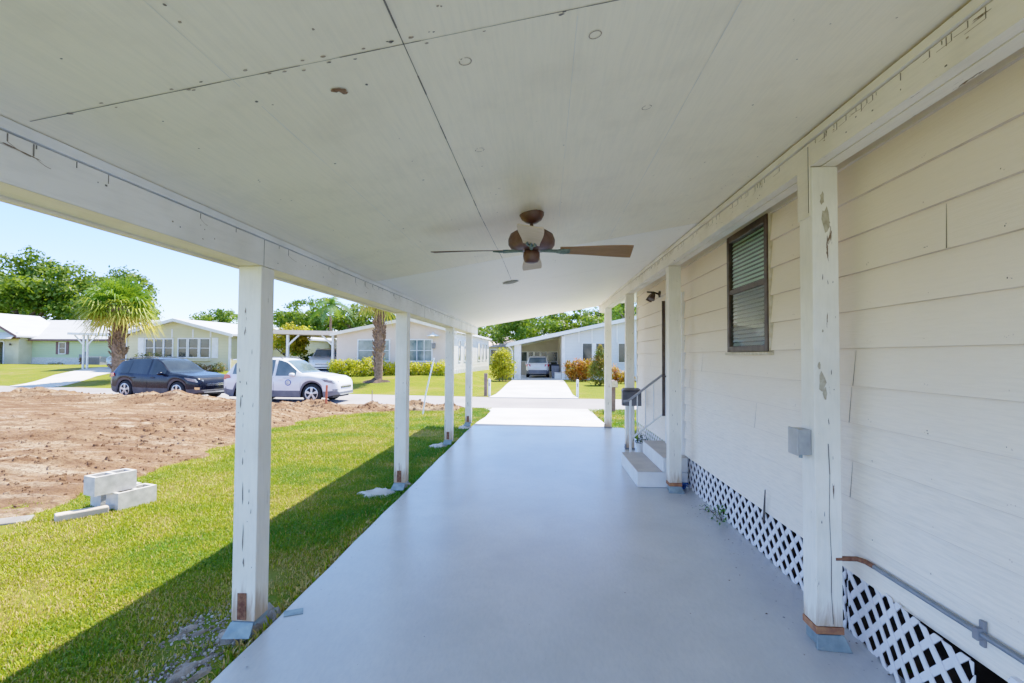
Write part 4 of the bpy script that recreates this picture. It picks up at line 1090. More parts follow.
def car(name, label, loc, rz, paint, clad='clad', L=4.6, H=1.68, W=1.84, group=None, cat='car', style='suv', emblem=None, rails=True):
    glass = 'car_glass' if paint == 'paint_dark' else 'car_glass_reflect'
    t = empty(name, label, cat, loc, rz, group)
    k = L/4.6; hz = H/1.68
    top = [(-2.30,.80),(-2.26,1.02),(-2.14,1.10),(-1.78,1.56),(-1.35,1.635),(-.45,1.68),(-.02,1.655),(.18,1.60),(.92,1.115),(1.2,1.09),(1.9,1.00),(2.16,.91),(2.27,.78),(2.30,.64)]
    sho = [(-2.30,.79),(-2.26,1.0),(-2.1,1.06),(-1.3,1.06),(0,1.01),(.85,1.015),(1.2,1.035),(1.9,.945),(2.16,.86),(2.27,.74),(2.30,.60)]
    hwf = [(-2.30,.70),(-2.24,.80),(-2.05,.885),(-1.6,.92),(1.5,.92),(1.9,.885),(2.15,.80),(2.26,.70),(2.30,.60)]
    xs_ = sorted(set([round(-2.30+.05*i,3) for i in range(93)] + [-2.28,-2.25,2.25,2.28]))
    AX = (-1.33, 1.36); AR = .425; WZ = .36
    S = []
    for x in xs_:
        zt = piece(x, top); zs = min(piece(x, sho), zt-.012); w = piece(x, hwf)*W/1.84
        zb = .24 if abs(x) < 1.9 else lerp(.24, .34, (abs(x)-1.9)/.4)
        for a in AX:
            if abs(x-a) < AR: zb = max(zb, WZ + math.sqrt(AR*AR-(x-a)**2))
        zb = min(zb, zs-.08); g = min(1, max(0, (zt-zs)/.58)); wr = w*lerp(.90, .735, g)
        zz = lambda q: lerp(zb, zs, q)
        sec = [(w*.955,zb), (w*.985,zz(.18)), (w*.992,zz(.30)), (w*1.0,zz(.55)), (w*.985,zz(.86)), (w*.955,zs), (lerp(w*.945,wr,.5),lerp(zs,zt-.055*g-.008,.52)), (wr,zt-.055*g-.006), (wr*.93,zt-.020*g-.003), (wr*.55,zt-.003), (0,zt)]
        S.append([(x*k, y, z*hz) for y, z in sec])
    n = len(S[0]); groups = {}
    def put(key, fc): groups.setdefault(key, MB()).add(fc, [tuple(range(len(fc)))])
    for i in range(len(S)-1):
        xm = (xs_[i]+xs_[i+1])/2
        zt, zs = piece(xm, top), piece(xm, sho); g = (zt-zs)/.58
        for j in range(n-1):
            for sgn in (1, -1):
                q = [S[i][j], S[i+1][j], S[i+1][j+1], S[i][j+1]]
                q = [(a, b*sgn, c) for a, b, c in q]
                key = 'body'
                if j in (5, 6) and g > .16:
                    if -1.86 < xm < -1.22: key = ('side_window', 0, sgn)
                    elif -1.14 < xm < -.20: key = ('side_window', 1, sgn)
                    elif -.10 < xm < .70: key = ('side_window', 2, sgn)
                if j in (8, 9) and .20 < xm < .90: key = 'windshield'
                if j in (8, 9) and -2.10 < xm < -1.80: key = 'rear_window'
                if j in (0, 1) : key = 'cladding'
                a_near = any(abs(xm-a) < AR+.06 for a in AX)
                put(key, q)
    for e, s in ((0, 1), (-1, 1)):
        P = [(x, y, z) for x, y, z in S[e]] + [(x, -y, z) for x, y, z in S[e][::-1]]
        put('body', P)
    mats = {'body': paint, 'cladding': clad, 'windshield': glass, 'rear_window': glass}
    def weld(mb): return mb
    import bmesh
    for key, mb in groups.items():
        nm = key if isinstance(key, str) else key[0]
        o = mb.build(nm, M[mats.get(nm, glass)], t)
        bm = bmesh.new(); bm.from_mesh(o.data); bmesh.ops.remove_doubles(bm, verts=bm.verts, dist=.0005); bmesh.ops.recalc_face_normals(bm, faces=bm.faces); bm.to_mesh(o.data); bm.free()
        o.data.polygons.foreach_set('use_smooth', [True]*len(o.data.polygons)); o.data.set_sharp_from_angle(angle=R(38))
    X = lambda v: v*k
    Z = lambda v: v*hz
    # hidden floor and arches
    mb = MB(); mb.box(X(-2.1),X(2.1),-.70,.70,.20,.50); mb.box(X(-1.8),X(1.0),-.66,.66,.50,Z(.98)); mb.build('underbody', M['black'], t)
    # wheels
    for a in AX:
        for sgn in (1, -1):
            w = MB().lathe([(.20,-.10),(.30,-.112),(.335,-.09),(.345,-.04),(.345,.04),(.335,.09),(.30,.112),(.235,.118),(.22,.10)], (0,0,0), 28, axis='y').build('wheel', M['tyre'], t, 50, loc=(X(a), sgn*(W/2-.125), .36))
            w.scale = (1.05,1,1.05)
            r = MB(); s = sgn
            r.lathe([(.222,.085*s),(.235,.117*s),(.215,.121*s),(.205,.105*s)], (0,0,0), 28, axis='y', cap=False)
            for q in range(5):
                th = q*1.2566+.3
                for d in (-.13, .13):
                    r.bar((.05*math.cos(th),.112*s,.05*math.sin(th)), (.212*math.cos(th+d),.110*s,.212*math.sin(th+d)), .042, .018, up=(0,1,0))
            r.lathe([(.06,.10*s),(.06,.122*s),(.03,.126*s)], (0,0,0), 14, axis='y')
            r.build('rim', M['rim'], w, 40)
            MB().lathe([(.21,.05*s),(.21,.06*s)], (0,0,0), 24, axis='y').build('brake_disc', M['black'], w)
    # lights, grille, bumpers, plates
    for sgn in (1, -1):
        hl = MB().hexa([(X(1.86),sgn*.888,Z(.80)),(X(2.19),sgn*.80,Z(.73)),(X(2.275),sgn*.55,Z(.73)),(X(2.20),sgn*.50,Z(.72)),(X(1.72),sgn*.915,Z(.915)),(X(2.12),sgn*.825,Z(.86)),(X(2.26),sgn*.53,Z(.82)),(X(2.1),sgn*.50,Z(.81))])
        hl.build('headlight', M['head_light'], t, 30, bevel=.008)
        MB().hexa([(X(2.14),sgn*.80,Z(.44)),(X(2.26),sgn*.70,Z(.44)),(X(2.30),sgn*.56,Z(.45)),(X(2.2),sgn*.55,Z(.45)),(X(2.14),sgn*.82,Z(.53)),(X(2.27),sgn*.71,Z(.53)),(X(2.305),sgn*.57,Z(.53)),(X(2.2),sgn*.55,Z(.53))]).build('fog_light', M['head_light'] if clad == 'clad_w' else M['chrome'], t)
        tl = MB().hexa([(X(-2.31),sgn*.52,Z(.87)),(X(-2.22),sgn*.845,Z(.86)),(X(-1.88),sgn*.915,Z(.93)),(X(-2.1),sgn*.50,Z(.87)),(X(-2.295),sgn*.56,Z(1.03)),(X(-2.20),sgn*.835,Z(1.045)),(X(-1.98),sgn*.893,Z(1.05)),(X(-2.1),sgn*.52,Z(1.03))])
        tl.build('tail_light', M['red_light'], t, 30, bevel=.01)
        mr = MB().lathe([(.03,-.10),(.075,-.08),(.085,0),(.075,.07),(.03,.09)], (0,0,0), 10, axis='x').build('mirror', M[paint], t, 60, loc=(X(.62), sgn*(W/2+.06), Z(1.06))); mr.scale = (.9,1.2,.85)
        if rails: MB().tube([(X(-1.55),sgn*.60,Z(1.60)),(X(-1.45),sgn*.60,Z(1.675)),(X(-.5),sgn*.60,Z(1.715)),(X(-.1),sgn*.60,Z(1.70)),(X(.04),sgn*.60,Z(1.65))], .016, 6).build('roof_rail', M['grey'], t)
        for xh in (-.98, .05): MB().bar((X(xh),sgn*(W/2+.012),Z(.885)), (X(xh+.19),sgn*(W/2+.012),Z(.89)), .02, .028).build('door_handle', M[paint], t, bevel=.004)
        for xd in (-1.18, -.15, .92):                                   # shut lines
            sm_ = MB(); sm_.bar((X(xd),sgn*(W/2*.996+.003),Z(.34)), (X(xd),sgn*(W/2+.004),Z(.66)), .008, .004); sm_.bar((X(xd),sgn*(W/2+.004),Z(.66)), (X(xd-.01),sgn*(W/2*.972),Z(.96)), .008, .004)
            sm_.build('door_seam', M['black'], t)
    MB().hexa([(X(2.2),-.48,Z(.56)),(X(2.315),-.44,Z(.56)),(X(2.315),.44,Z(.56)),(X(2.2),.48,Z(.56)),(X(2.2),-.52,Z(.70)),(X(2.285),-.50,Z(.70)),(X(2.285),.50,Z(.70)),(X(2.2),.52,Z(.70))]).build('grille', M['black'], t, bevel=.01)
    gb = MB()
    for z in (.60,.66): gb.bar((X(2.322),-.44,Z(z)), (X(2.322),.44,Z(z)), .012, .016)
    gb.build('grille_bar', M['chrome'], t)
    MB().hexa([(X(2.1),-.76,Z(.30)),(X(2.315),-.60,Z(.32)),(X(2.315),.60,Z(.32)),(X(2.1),.76,Z(.30)),(X(2.1),-.80,Z(.43)),(X(2.325),-.62,Z(.42)),(X(2.325),.62,Z(.42)),(X(2.1),.80,Z(.43))]).build('front_bumper', M[clad], t, bevel=.015)
    MB().bar((X(2.335),-.55,Z(.33)), (X(2.335),.55,Z(.33)), .02, .04).build('skid_plate', M['rim'], t)
    MB().hexa([(X(-2.36),-.62,Z(.36)),(X(-2.1),-.86,Z(.34)),(X(-2.1),.86,Z(.34)),(X(-2.36),.62,Z(.36)),(X(-2.345),-.66,Z(.60)),(X(-2.1),-.885,Z(.60)),(X(-2.1),.885,Z(.60)),(X(-2.345),.66,Z(.60))]).build('rear_bumper', M[clad], t, bevel=.02)
    MB().box(X(-2.33)-.004,X(-2.31),-.16,.16,Z(.70),Z(.80)).build('number_plate', M['plate'], t, bevel=.003)
    MB().hexa([(X(-2.02),-.60,Z(1.58)),(X(-1.7),-.62,Z(1.60)),(X(-1.7),.62,Z(1.60)),(X(-2.02),.60,Z(1.58)),(X(-2.04),-.58,Z(1.61)),(X(-1.7),-.60,Z(1.645)),(X(-1.7),.60,Z(1.645)),(X(-2.04),.58,Z(1.61))]).build('spoiler', M[paint], t, bevel=.006)
    return t

car('parked_car', 'dark navy parked car with silver wheels on the road behind the dirt mounds', (-15.1,19.5,-.19), R(-13), 'paint_dark', L=4.6, H=1.62)
wc = car('parked_car', 'white parked car with a round blue door emblem on the road behind the near post', (-9.72,18.75,-.19), R(-2), 'paint_white', 'clad_w', L=4.45, H=1.66)
# blue round emblem on the white car's front door
em = MB().lathe([(.115,.0),(.115,.006)], (0,0,0), 22, axis='y').build('emblem', pm('emblem_blue', (.02,.06,.30), (.03,.09,.36), 4, .4), wc, loc=(.42,-.926,.76))
mb = MB().lathe([(.085,.0),(.085,.004),(.07,.004),(.07,0)], (0,-.004,0), 22, axis='y')
for a in range(3): mb.bar((.05*math.cos(a*2.09+.5),-.005,.05*math.sin(a*2.09+.5)), (-.03*math.cos(a*2.09+.5),-.005,-.03*math.sin(a*2.09+.5)), .018, .004, up=(0,1,0))
mb.build('emblem_mark', M['white'], em)
# script line above the emblem
mb = MB()
for q in range(7): mb.box(.22+q*.045,.25+q*.045,-.930,-.926,.915,.935)
mb.build('door_lettering', M['grey'], wc)
hb = car('parked_car', 'white hatchback seen from behind inside the carport across the road', (-.42,40.0,-.06), R(90), 'paint_white', 'clad_w', L=4.2, H=1.66, W=1.80)
sc_ = car('parked_car', 'silver car facing out of the pink house carport', (-14.95,33.7,.40), R(-72), 'paint_silver', L=4.6, H=1.62)
bc = car('parked_car', 'pale blue car facing out of the carport between the two pale houses', (-31.1,36.6,.43), R(-82), 'paint_blue', L=4.6, H=1.6, W=1.85)

# ------------------------------------------------------------------ neighbouring houses
def wallmat(name, c, lap_=.2, rough=.6):
    m, nt, out = newmat(name); v = coords(nt); a = noise_n(nt, v, .8, 4)
    wv = nt.nodes.new('ShaderNodeTexWave'); wv.wave_type = 'BANDS'; wv.bands_direction = 'Z'; wv.wave_profile = 'SAW'; wv.inputs['Scale'].default_value = .314/lap_
    wv.inputs['Distortion'].default_value = .0; nt.links.new(v, wv.inputs['Vector'])
    cc = ramp(nt, a, [(.3,c),(.7,tuple(k*.9 for k in c))])
    cc = mixc(nt, ramp(nt, wv.outputs['Fac'], [(.0,.35),(.12,0.0)]), cc, tuple(k*.55 for k in c))
    finish(nt, out, cc, rough, 0, wv.outputs['Fac'], .5, .02, .3); return m
M['w_yellow'] = wallmat('wall_pale_yellow', (.62,.57,.34)); M['w_green'] = wallmat('wall_pale_green', (.44,.55,.33)); M['w_cream'] = pm('wall_cream', (.62,.57,.36), (.56,.51,.32), 2, .7)
M['w_pink'] = pm('wall_pink_white', (.74,.60,.48), (.68,.54,.42), 1.2, .75, 30, .2); M['w_white'] = wallmat('wall_white_lap', (.74,.71,.64)); M['w_blue'] = wallmat('wall_blue_white', (.64,.66,.66), .22)
M['w_beige'] = pm('wall_beige', (.55,.50,.42), (.49,.44,.36), 2, .8); M['roof_white'] = wallmat('roof_white_seam', (.60,.60,.60), .4, .4)
M['roof_pink'] = pm('roof_pink_tile', (.62,.50,.45), (.52,.42,.37), 8, .8, 12, .5); M['brown_trim'] = pm('brown_trim', (.11,.05,.05), (.15,.08,.07), 6, .6)
M['interior'] = pm('garage_dark', (.07,.05,.07), (.12,.09,.11), 1.2, .9); M['stone'] = pm('white_brick_skirt', (.62,.62,.58), (.45,.45,.42), 9, .9, 18, .6)

def window(parent, x0, x1, z0, z1, y=0, nx=2, nz=2, fw=.06, pane='pane', frame='white', dep=.06, mull=.04):
    """window in a wall whose outside faces -y (at local y)"""
    f = MB(); f.box(x0-fw,x0,y-dep,y+.04,z0-fw,z1+fw); f.box(x1,x1+fw,y-dep,y+.04,z0-fw,z1+fw); f.box(x0,x1,y-dep,y+.04,z1,z1+fw); f.box(x0,x1,y-dep-.02,y+.04,z0-fw,z0)
    for i in range(1, nx): xm = x0+(x1-x0)*i/nx; f.box(xm-mull/2,xm+mull/2,y-dep+.015,y+.02,z0,z1)
    for i in range(1, nz): zm = z0+(z1-z0)*i/nz; f.box(x0,x1,y-dep+.022,y+.015,zm-mull*.4,zm+mull*.4)
    w = f.build('window', M[frame], parent)
    MB().box(x0,x1,y-.018,y-.006,z0,z1).build('pane', M[pane], w)
    return w
def gable_wall(mb, x0, x1, zb, zl, zr, xa, za, y0, y1):
    mb.prism([(x0,zb),(x1,zb),(x1,zr),(xa,za),(x0,zl)], 'y', y0, y1)
def slope_roof(mb, pts, y0, y1, th=.12):
    for (xa,za),(xb,zb) in zip(pts, pts[1:]):
        mb.prism([(xa,za),(xb,zb),(xb,zb+th),(xa,za+th)], 'y', y0, y1)

# pale yellow home behind the dark car
h = empty('bungalow', 'pale yellow gabled bungalow with six white windows behind the dark car', 'house', (-25.2,33,.3), R(-5))
mb = MB(); gable_wall(mb, -4.1, 4.1, -.3, 2.58, 2.62, .0, 3.58, 0, 14); mb.build('wall', M['w_yellow'], h)
mb = MB(); slope_roof(mb, [(-4.5,2.50),(0,3.60),(4.55,2.52)], -.45, 14.4, .13); mb.build('roof', M['roof_white'], h)
mb = MB(); mb.hexa([(-4.5,-.48,2.42),(-4.5,-.455,2.42),(0,-.455,3.52),(0,-.48,3.52),(-4.5,-.48,2.62),(-4.5,-.455,2.62),(0,-.455,3.72),(0,-.48,3.72)]); mb.hexa([(4.55,-.48,2.44),(4.55,-.455,2.44),(0,-.455,3.523),(0,-.48,3.523),(4.55,-.48,2.64),(4.55,-.455,2.64),(0,-.455,3.723),(0,-.48,3.723)]); mb.build('barge_board', M['white'], h)
for k, x in enumerate((-2.45,-1.72,-.98)): window(h, x, x+.62, 1.10, 2.30, 0, 1, 2, .07)
for k, x in enumerate((.12,.92,1.80)): window(h, x, x+.62 + (.08 if k else 0), 1.08, 2.32, 0, 1, 2, .07)
for x in (-3.05, 2.68):
    mb = MB(); mb.box(x,x+.46,-.05,-.002,1.02,2.40); 
    for z in np.arange(1.1,2.35,.08): mb.box(x+.05,x+.41,-.062,-.051,z,z+.045)
    mb.build('shutter', M['white'], h)
mb = MB(); mb.box(-1.1,2.6,-.32,-.01,.82,.90); mb.build('window_ledge', M['w_cream'], h)
for x in (-.42, 1.2, 2.55): MB().box(x-.05,x+.05,-.03,-.002,2.42,3.0 if x < 2 else 2.95).build('batten', M['white'], h)
MB().box(3.95,4.12,-.06,-.002,-.3,2.5).build('corner_trim', M['white'], h)
MB().box(-4.12,-3.95,-.06,-.002,-.3,2.5).build('corner_trim', M['white'], h)
# carport beside it
cp = empty('carport_shelter', 'small white post carport between the green and the yellow house', 'carport', (-31.4,33.6,.3))
MB().hexa([(-2.3,-.2,2.62),(2.2,-.2,2.52),(2.2,8,2.52),(-2.3,8,2.62),(-2.3,-.2,2.78),(2.2,-.2,2.68),(2.2,8,2.68),(-2.3,8,2.78)]).build('roof', M['white_metal'], cp)
for x in (-1.28,-.98): MB().box(x-.05,x+.05,0,.10,-.4,2.60).build('post', M['white'], cp)
for s in (-1, 1): MB().bar((-1.13+s*.2,.05,1.95), (-1.13+s*.85,.05,2.58), .07).build('brace', M['white'], cp)
# green home
h = empty('bungalow', 'pale green house with white metal roof and open garage at the far left', 'house', (-47,46,.15), R(-3))
mb = MB(); mb.box(-3.2,6.0,0,9,-.4,2.85); mb.build('wall', M['w_green'], h)
MB().box(-3.18,5.98,-.03,-.002,-.4,1.02).build('brick_skirt', M['stone'], h)
mb = MB(); mb.box(-4.75,-3.22,-1.2,8.9,-.4,3.0); mb.box(-10.5,-4.77,-1.2,-1.0,2.62,3.0); mb.box(-10.5,-8.7,-1.2,8.9,-.4,2.6); mb.build('wall', M['w_cream'], h)
MB().box(-8.68,-4.77,3.5,3.6,-.3,2.6).build('garage_interior', M['interior'], h)
mb = MB(); mb.box(-4.86,-4.765,-1.25,-1.0,-.3,2.6); mb.box(-8.7,-4.865,-1.25,-1.205,2.5,2.62); mb.build('garage_frame', M['white'], h)
mb = MB(); mb.prism([(-.6,2.82),(4.6,5.0),(9.6,2.82),(9.6,2.72),(-.6,2.72)], 'x', -10.9, 6.4); mb.build('roof', M['roof_white'], h)
mb = MB(); mb.prism([(-10.9,2.99),(-7.0,5.05),(-2.9,2.99)], 'y', -1.5, 3.6); mb.build('gable', M['w_green'], h)
mb = MB(); mb.hexa([(-11.2,-1.9,2.95),(-11.2,3.8,2.95),(-7,3.8,5.22),(-7,-1.9,5.22),(-11.2,-1.9,3.1),(-11.2,3.8,3.1),(-7,3.8,5.36),(-7,-1.9,5.36)]); mb.hexa([(-2.6,-1.9,2.95),(-2.6,3.8,2.95),(-7,3.8,5.223),(-7,-1.9,5.223),(-2.6,-1.9,3.1),(-2.6,3.8,3.1),(-7,3.8,5.363),(-7,-1.9,5.363)]); mb.build('gable_roof', M['roof_white'], h)
mb = MB(); mb.hexa([(-11.2,-1.93,2.85),(-11.2,-1.905,2.85),(-7,-1.905,5.12),(-7,-1.93,5.12),(-11.2,-1.93,3.1),(-11.2,-1.905,3.1),(-7,-1.905,5.37),(-7,-1.93,5.37)]); mb.hexa([(-2.6,-1.93,2.85),(-2.6,-1.905,2.85),(-7,-1.905,5.123),(-7,-1.93,5.123),(-2.6,-1.93,3.1),(-2.6,-1.905,3.1),(-7,-1.905,5.373),(-7,-1.93,5.373)]); mb.box(-10.9,-2.7,-1.52,-1.505,2.80,2.98); mb.build('barge_board', M['brown_trim'], h)
mb = MB(); mb.hexa([(-10.9,-2.2,2.75),(-2.9,-2.2,2.75),(-2.9,-1.53,3.35),(-10.9,-1.53,3.35),(-10.9,-2.2,2.82),(-2.9,-2.2,2.82),(-2.9,-1.53,3.42),(-10.9,-1.53,3.42)]); mb.build('porch_roof', M['roof_white'], h)
MB().box(-2.9,6.4,-.66,-.62,2.62,2.80).build('eave_board', M['brown_trim'], h)
window(h, -.15, .50, 1.42, 2.45, 0, 1, 2, .08)
for x in (-.52, .60): MB().box(x,x+.28,-.06,-.002,1.34,2.56).build('shutter', M['brown_trim'], h)
mb = MB(); mb.box(2.2,2.55,-.2,-.035,.85,1.35); mb.box(2.65,2.85,-.15,-.035,.6,1.6); mb.box(2.3,2.36,-.1,-.035,.2,.85); mb.build('meter_box', M['grey'], h)
MB().lathe([(.05,0),(.09,.12),(.04,.24)], (-4.0,-1.33,2.15), 10).build('lamp', M['bronze'], h)
ac = empty('air_conditioner', 'grey air conditioner unit beside the green house wall', 'air conditioner', (-41.9,44.6,.35))
MB().box(-1.1,.6,-.4,.4,-.1,.95).build('housing', M['grey'], ac, bevel=.03)
mb = MB()
for z in np.arange(.05,.85,.08): mb.box(-1.05,.55,-.415,-.402,z,z+.035)
mb.build('grille', M['black'], ac)
def pot_plant(label, loc, s, colr, seed, potc):
    t = empty('potted_plant', label, 'plant', loc)
    MB().lathe([(.18*s,0),(.28*s,.38*s),(.31*s,.40*s),(.31*s,.46*s),(.26*s,.46*s),(.25*s,.40*s)], (0,0,0), 16).build('pot', potc, t, 50)
    clumps_cloud('foliage', [(0,0,.75*s,.4*s,.4*s,.4*s),(-.2*s,0,.95*s,.25*s,.25*s,.3*s)], 220, .16*s, colr, t, seed)
terra = pm('terracotta', (.50,.17,.07), (.4,.13,.06), 8, .8)
pot_plant('orange pot with leafy plant by the green house garage', (-51.2,43.4,.1), 1.3, [(.10,.22,.03),(.35,.30,.04)], 31, terra)
pot_plant('terracotta pot at the foot of the green house wall', (-43.6,44.9,.2), .9, [(.2,.12,.05),(.3,.1,.05)], 32, terra)
shrub('shrub', 'yellow green shrub before the open garage of the green house', (-53.2,42.8,.1), [(0,0,.9,.9,.8,.8),(.9,0,.5,.7,.6,.6),(-.6,0,.7,.8,.7,.7)], 900, .28, [(.12,.24,.03),(.38,.40,.05)], 33)
shrub('shrub', 'low dry shrub at the middle of the green house wall', (-46.6,44.9,.15), [(0,0,.3,.5,.3,.3),(.7,0,.3,.3,.3,.3)], 260, .14, [(.2,.22,.06),(.28,.14,.06)], 34)

# pink white home with hedge
h = empty('bungalow', 'pinkish white gabled home with teal windows behind the yellow hedge', 'house', (-9.35,31,.4), R(-2))
mb = MB(); gable_wall(mb, -3.8, 3.75, -.6, 2.52, 2.62, .9, 3.42, 0, 15.2); mb.build('wall', M['w_pink'], h)
MB().box(3.752,3.80,.02,15.2,-.6,2.66).build('side_wall', M['w_white'], h)
mb = MB(); slope_roof(mb, [(-4.1,2.46),(.9,3.43),(4.05,2.62)], -.35, 15.5, .11); mb.build('roof', M['white_metal'], h)
mb = MB(); mb.hexa([(-4.1,-.38,2.38),(-4.1,-.352,2.38),(.9,-.352,3.35),(.9,-.38,3.35),(-4.1,-.38,2.57),(-4.1,-.352,2.57),(.9,-.352,3.55),(.9,-.38,3.55)]); mb.hexa([(4.05,-.38,2.54),(4.05,-.352,2.54),(.9,-.352,3.353),(.9,-.38,3.353),(4.05,-.38,2.73),(4.05,-.352,2.73),(.9,-.352,3.553),(.9,-.38,3.553)]); mb.build('barge_board', M['beam_cream'], h)
window(h, -2.35, -.35, .85, 2.12, 0, 2, 2, .07, 'pane_teal'); window(h, .98, 2.38, .85, 2.14, 0, 3, 2, .07, 'pane_teal')
MB().hexa([(2.44,-.16,1.62),(2.62,-.16,1.62),(2.62,-.002,1.62),(2.44,-.002,1.62),(2.42,-.20,1.95),(2.64,-.20,1.95),(2.64,-.002,1.95),(2.42,-.002,1.95)]).build('wall_lantern', M['grey'], h)
mb = MB().lathe([(.02,.30),(.12,.22),(.36,.1),(.40,.06),(.05,.05)], (2.55,-.3,2.32), 14); mb.build('lamp_dish', M['trim'], h, 60)
for y0, y1 in ((1.4,2.0),(3.3,4.0),(9.0,10.1),(11.2,11.9),(13.2,13.9)):
    f = MB(); f.box(3.802,3.84,y0-.06,y1+.06,.78,.84); f.box(3.802,3.84,y0-.06,y1+.06,2.16,2.22); f.box(3.802,3.84,y0-.06,y0,.84,2.16); f.box(3.802,3.84,y1,y1+.06,.84,2.16)
    w_ = f.build('window', M['white'], h); MB().box(3.804,3.812,y0,y1,.84,2.16).build('pane', M['pane'], w_)
mb = MB(); 
for y in np.arange(.3,15,.55): mb.box(3.78,3.815,y,y+.40,-.5,.30)
mb.build('skirt_panel', M['stone'], h)
cp = empty('carport_shelter', 'pinkish white open carport with braced posts beside the pink home', 'carport', (-15.6,31.6,.35))
MB().hexa([(-2.3,-.2,2.60),(2.45,-.2,2.50),(2.45,8,2.50),(-2.3,8,2.60),(-2.3,-.2,2.86),(2.45,-.2,2.76),(2.45,8,2.76),(-2.3,8,2.86)]).build('roof', M['w_pink'], cp)
for y in (0, 7.4):
    for x in (-1.05, 1.98):
        MB().box(x-.07,x+.07,y,y+.14,-.5,2.53).build('post', M['white'], cp)
        s = 1 if x < 0 else -1; MB().bar((x+s*.02,y+.07,1.85), (x+s*.75,y+.07,2.52), .09).build('brace', M['white'], cp)
h = empty('outbuilding', 'cream storage building with a dark window behind the pink home carport', 'house', (-16.2,45.5,.4))
MB().prism([(-3.5,-.4),(3.5,-.4),(3.5,2.4),(0,3.2),(-3.5,2.4)], 'y', 0, 6).build('wall', M['w_cream'], h)
mb = MB(); slope_roof(mb, [(-3.8,2.34),(0,3.21),(3.8,2.34)], -.3, 6.3, .1); mb.build('roof', M['white_metal'], h); window(h, -.6, .3, 1.0, 2.0, 0, 1, 2)

# cream house far behind
h = empty('bungalow', 'small cream house with faded pink roof far beyond the pink home', 'house', (-6.2,61,.3))
MB().box(-2.6,3.2,0,9,-.4,2.4).build('wall', M['w_cream'], h)
mb = MB(); mb.hexa([(-3.1,-.6,2.35),(3.7,-.6,2.35),(3.7,9.6,2.35),(-3.1,9.6,2.35),(-1.0,3.8,3.8),(1.6,3.8,3.8),(1.6,5.2,3.8),(-1.0,5.2,3.8)]); mb.build('roof', M['roof_pink'], h)
window(h, -.2, .5, 1.0, 2.0, 0, 1, 2); MB().box(-2.1,-1.2,-.05,-.002,-.2,1.95).build('door', M['w_blue'], h)

# home with carport straight across the road
h = empty('bungalow', 'pale blue home with sloping carport roof straight across the road', 'house', (0,36,-.12))
mb = MB(); mb.prism([(1.45,-.3),(9.5,-.3),(9.5,4.05),(7.5,4.52),(1.45,3.20)], 'y', 0, 12); mb.build('wall', M['w_blue'], h)
mb = MB(); mb.prism([(-2.12,-.1),(1.44,-.1),(1.44,3.28),(-2.12,2.52)], 'y', 8.0, 8.15); mb.box(1.30,1.445,.3,7.99,-.1,3.18); mb.build('carport_wall', M['w_beige'], h)
mb = MB(); slope_roof(mb, [(-2.55,2.44),(7.5,4.60),(10.5,3.95)], -.45, 12.4, .15); mb.build('roof', M['white_metal'], h)
mb = MB(); mb.hexa([(-2.55,-.49,2.36),(-2.55,-.453,2.36),(7.5,-.453,4.52),(7.5,-.49,4.52),(-2.55,-.49,2.62),(-2.55,-.453,2.62),(7.5,-.453,4.78),(7.5,-.49,4.78)]); mb.build('barge_board', M['white'], h)
MB().bar((-2.6,-.5,2.44),(-2.6,12,2.44),.12).build('gutter', M['white_metal'], h)
MB().tube([(-2.5,-.35,2.4),(-2.3,-.1,2.2),(-2.22,-.05,2.0),(-2.22,-.05,-.1)],.045,8).build('downpipe', M['white_metal'], h)
MB().box(-2.08,-1.60,0,.30,-.15,2.55).build('post', M['white'], h); MB().box(1.34,1.448,-.04,.12,-.15,3.12).build('post', M['white'], h)
MB().box(-2.08,-1.98,7.7,7.9,-.15,2.55).build('post', M['white'], h)
for x0, x1, nx in ((-1.9,.30,4),): window(h, x0, x1, 1.25, 2.05, 8.0, nx, 1, .05, mull=.16)
window(h, .45, 1.22, .35, 2.06, 8.0, 1, 2, .06)
w_ = window(h, 2.82, 4.42, 1.30, 2.62, 0, 2, 1, .05, mull=.30)
window(h, 5.35, 6.25, 1.30, 2.62, 0, 1, 1, .05)
for x in (2.55, 3.48, 4.62, 5.25): MB().box(x-.045,x+.045,-.05,-.002,2.70,3.28+(x-1.45)*.205).build('batten', M['white'], h)
MB().box(1.452,1.56,-.05,-.002,-.2,3.1).build('corner_trim', M['white'], h)
MB().box(2.2,2.5,-.12,-.002,.9,1.1).build('hose_box', M['grey'], h)
bn = empty('storage_bin', 'grey lidded bin beside the hatchback in the far carport', 'bin', (.90,37.3,-.06))
MB().hexa([(-.24,-.24,0),(.24,-.24,0),(.24,.24,0),(-.24,.24,0),(-.29,-.29,.95),(.29,-.29,.95),(.29,.29,.95),(-.29,.29,.95)]).build('body', M['clad_w'], bn, bevel=.02)
MB().hexa([(-.31,-.33,.953),(.31,-.33,.953),(.31,.31,.953),(-.31,.31,.953),(-.27,-.28,1.03),(.27,-.28,1.03),(.27,.27,1.06),(-.27,.27,1.06)]).build('lid', M['black'], bn)
bn = empty('cooler', 'white cooler box on the floor at the right side of the far carport', 'cooler', (1.12,36.6,-.06))
MB().box(-.28,.22,-.2,.2,0,.38).build('body', M['white'], bn, bevel=.03); MB().box(-.29,.23,-.21,.21,.382,.46).build('lid', M['rim'], bn, bevel=.02)
mb = MB().tube([(-.2,.22,.40),(-.2,.25,.75),(.14,.25,.75),(.14,.22,.40)], .015, 6); mb.build('handle', M['grey'], bn)

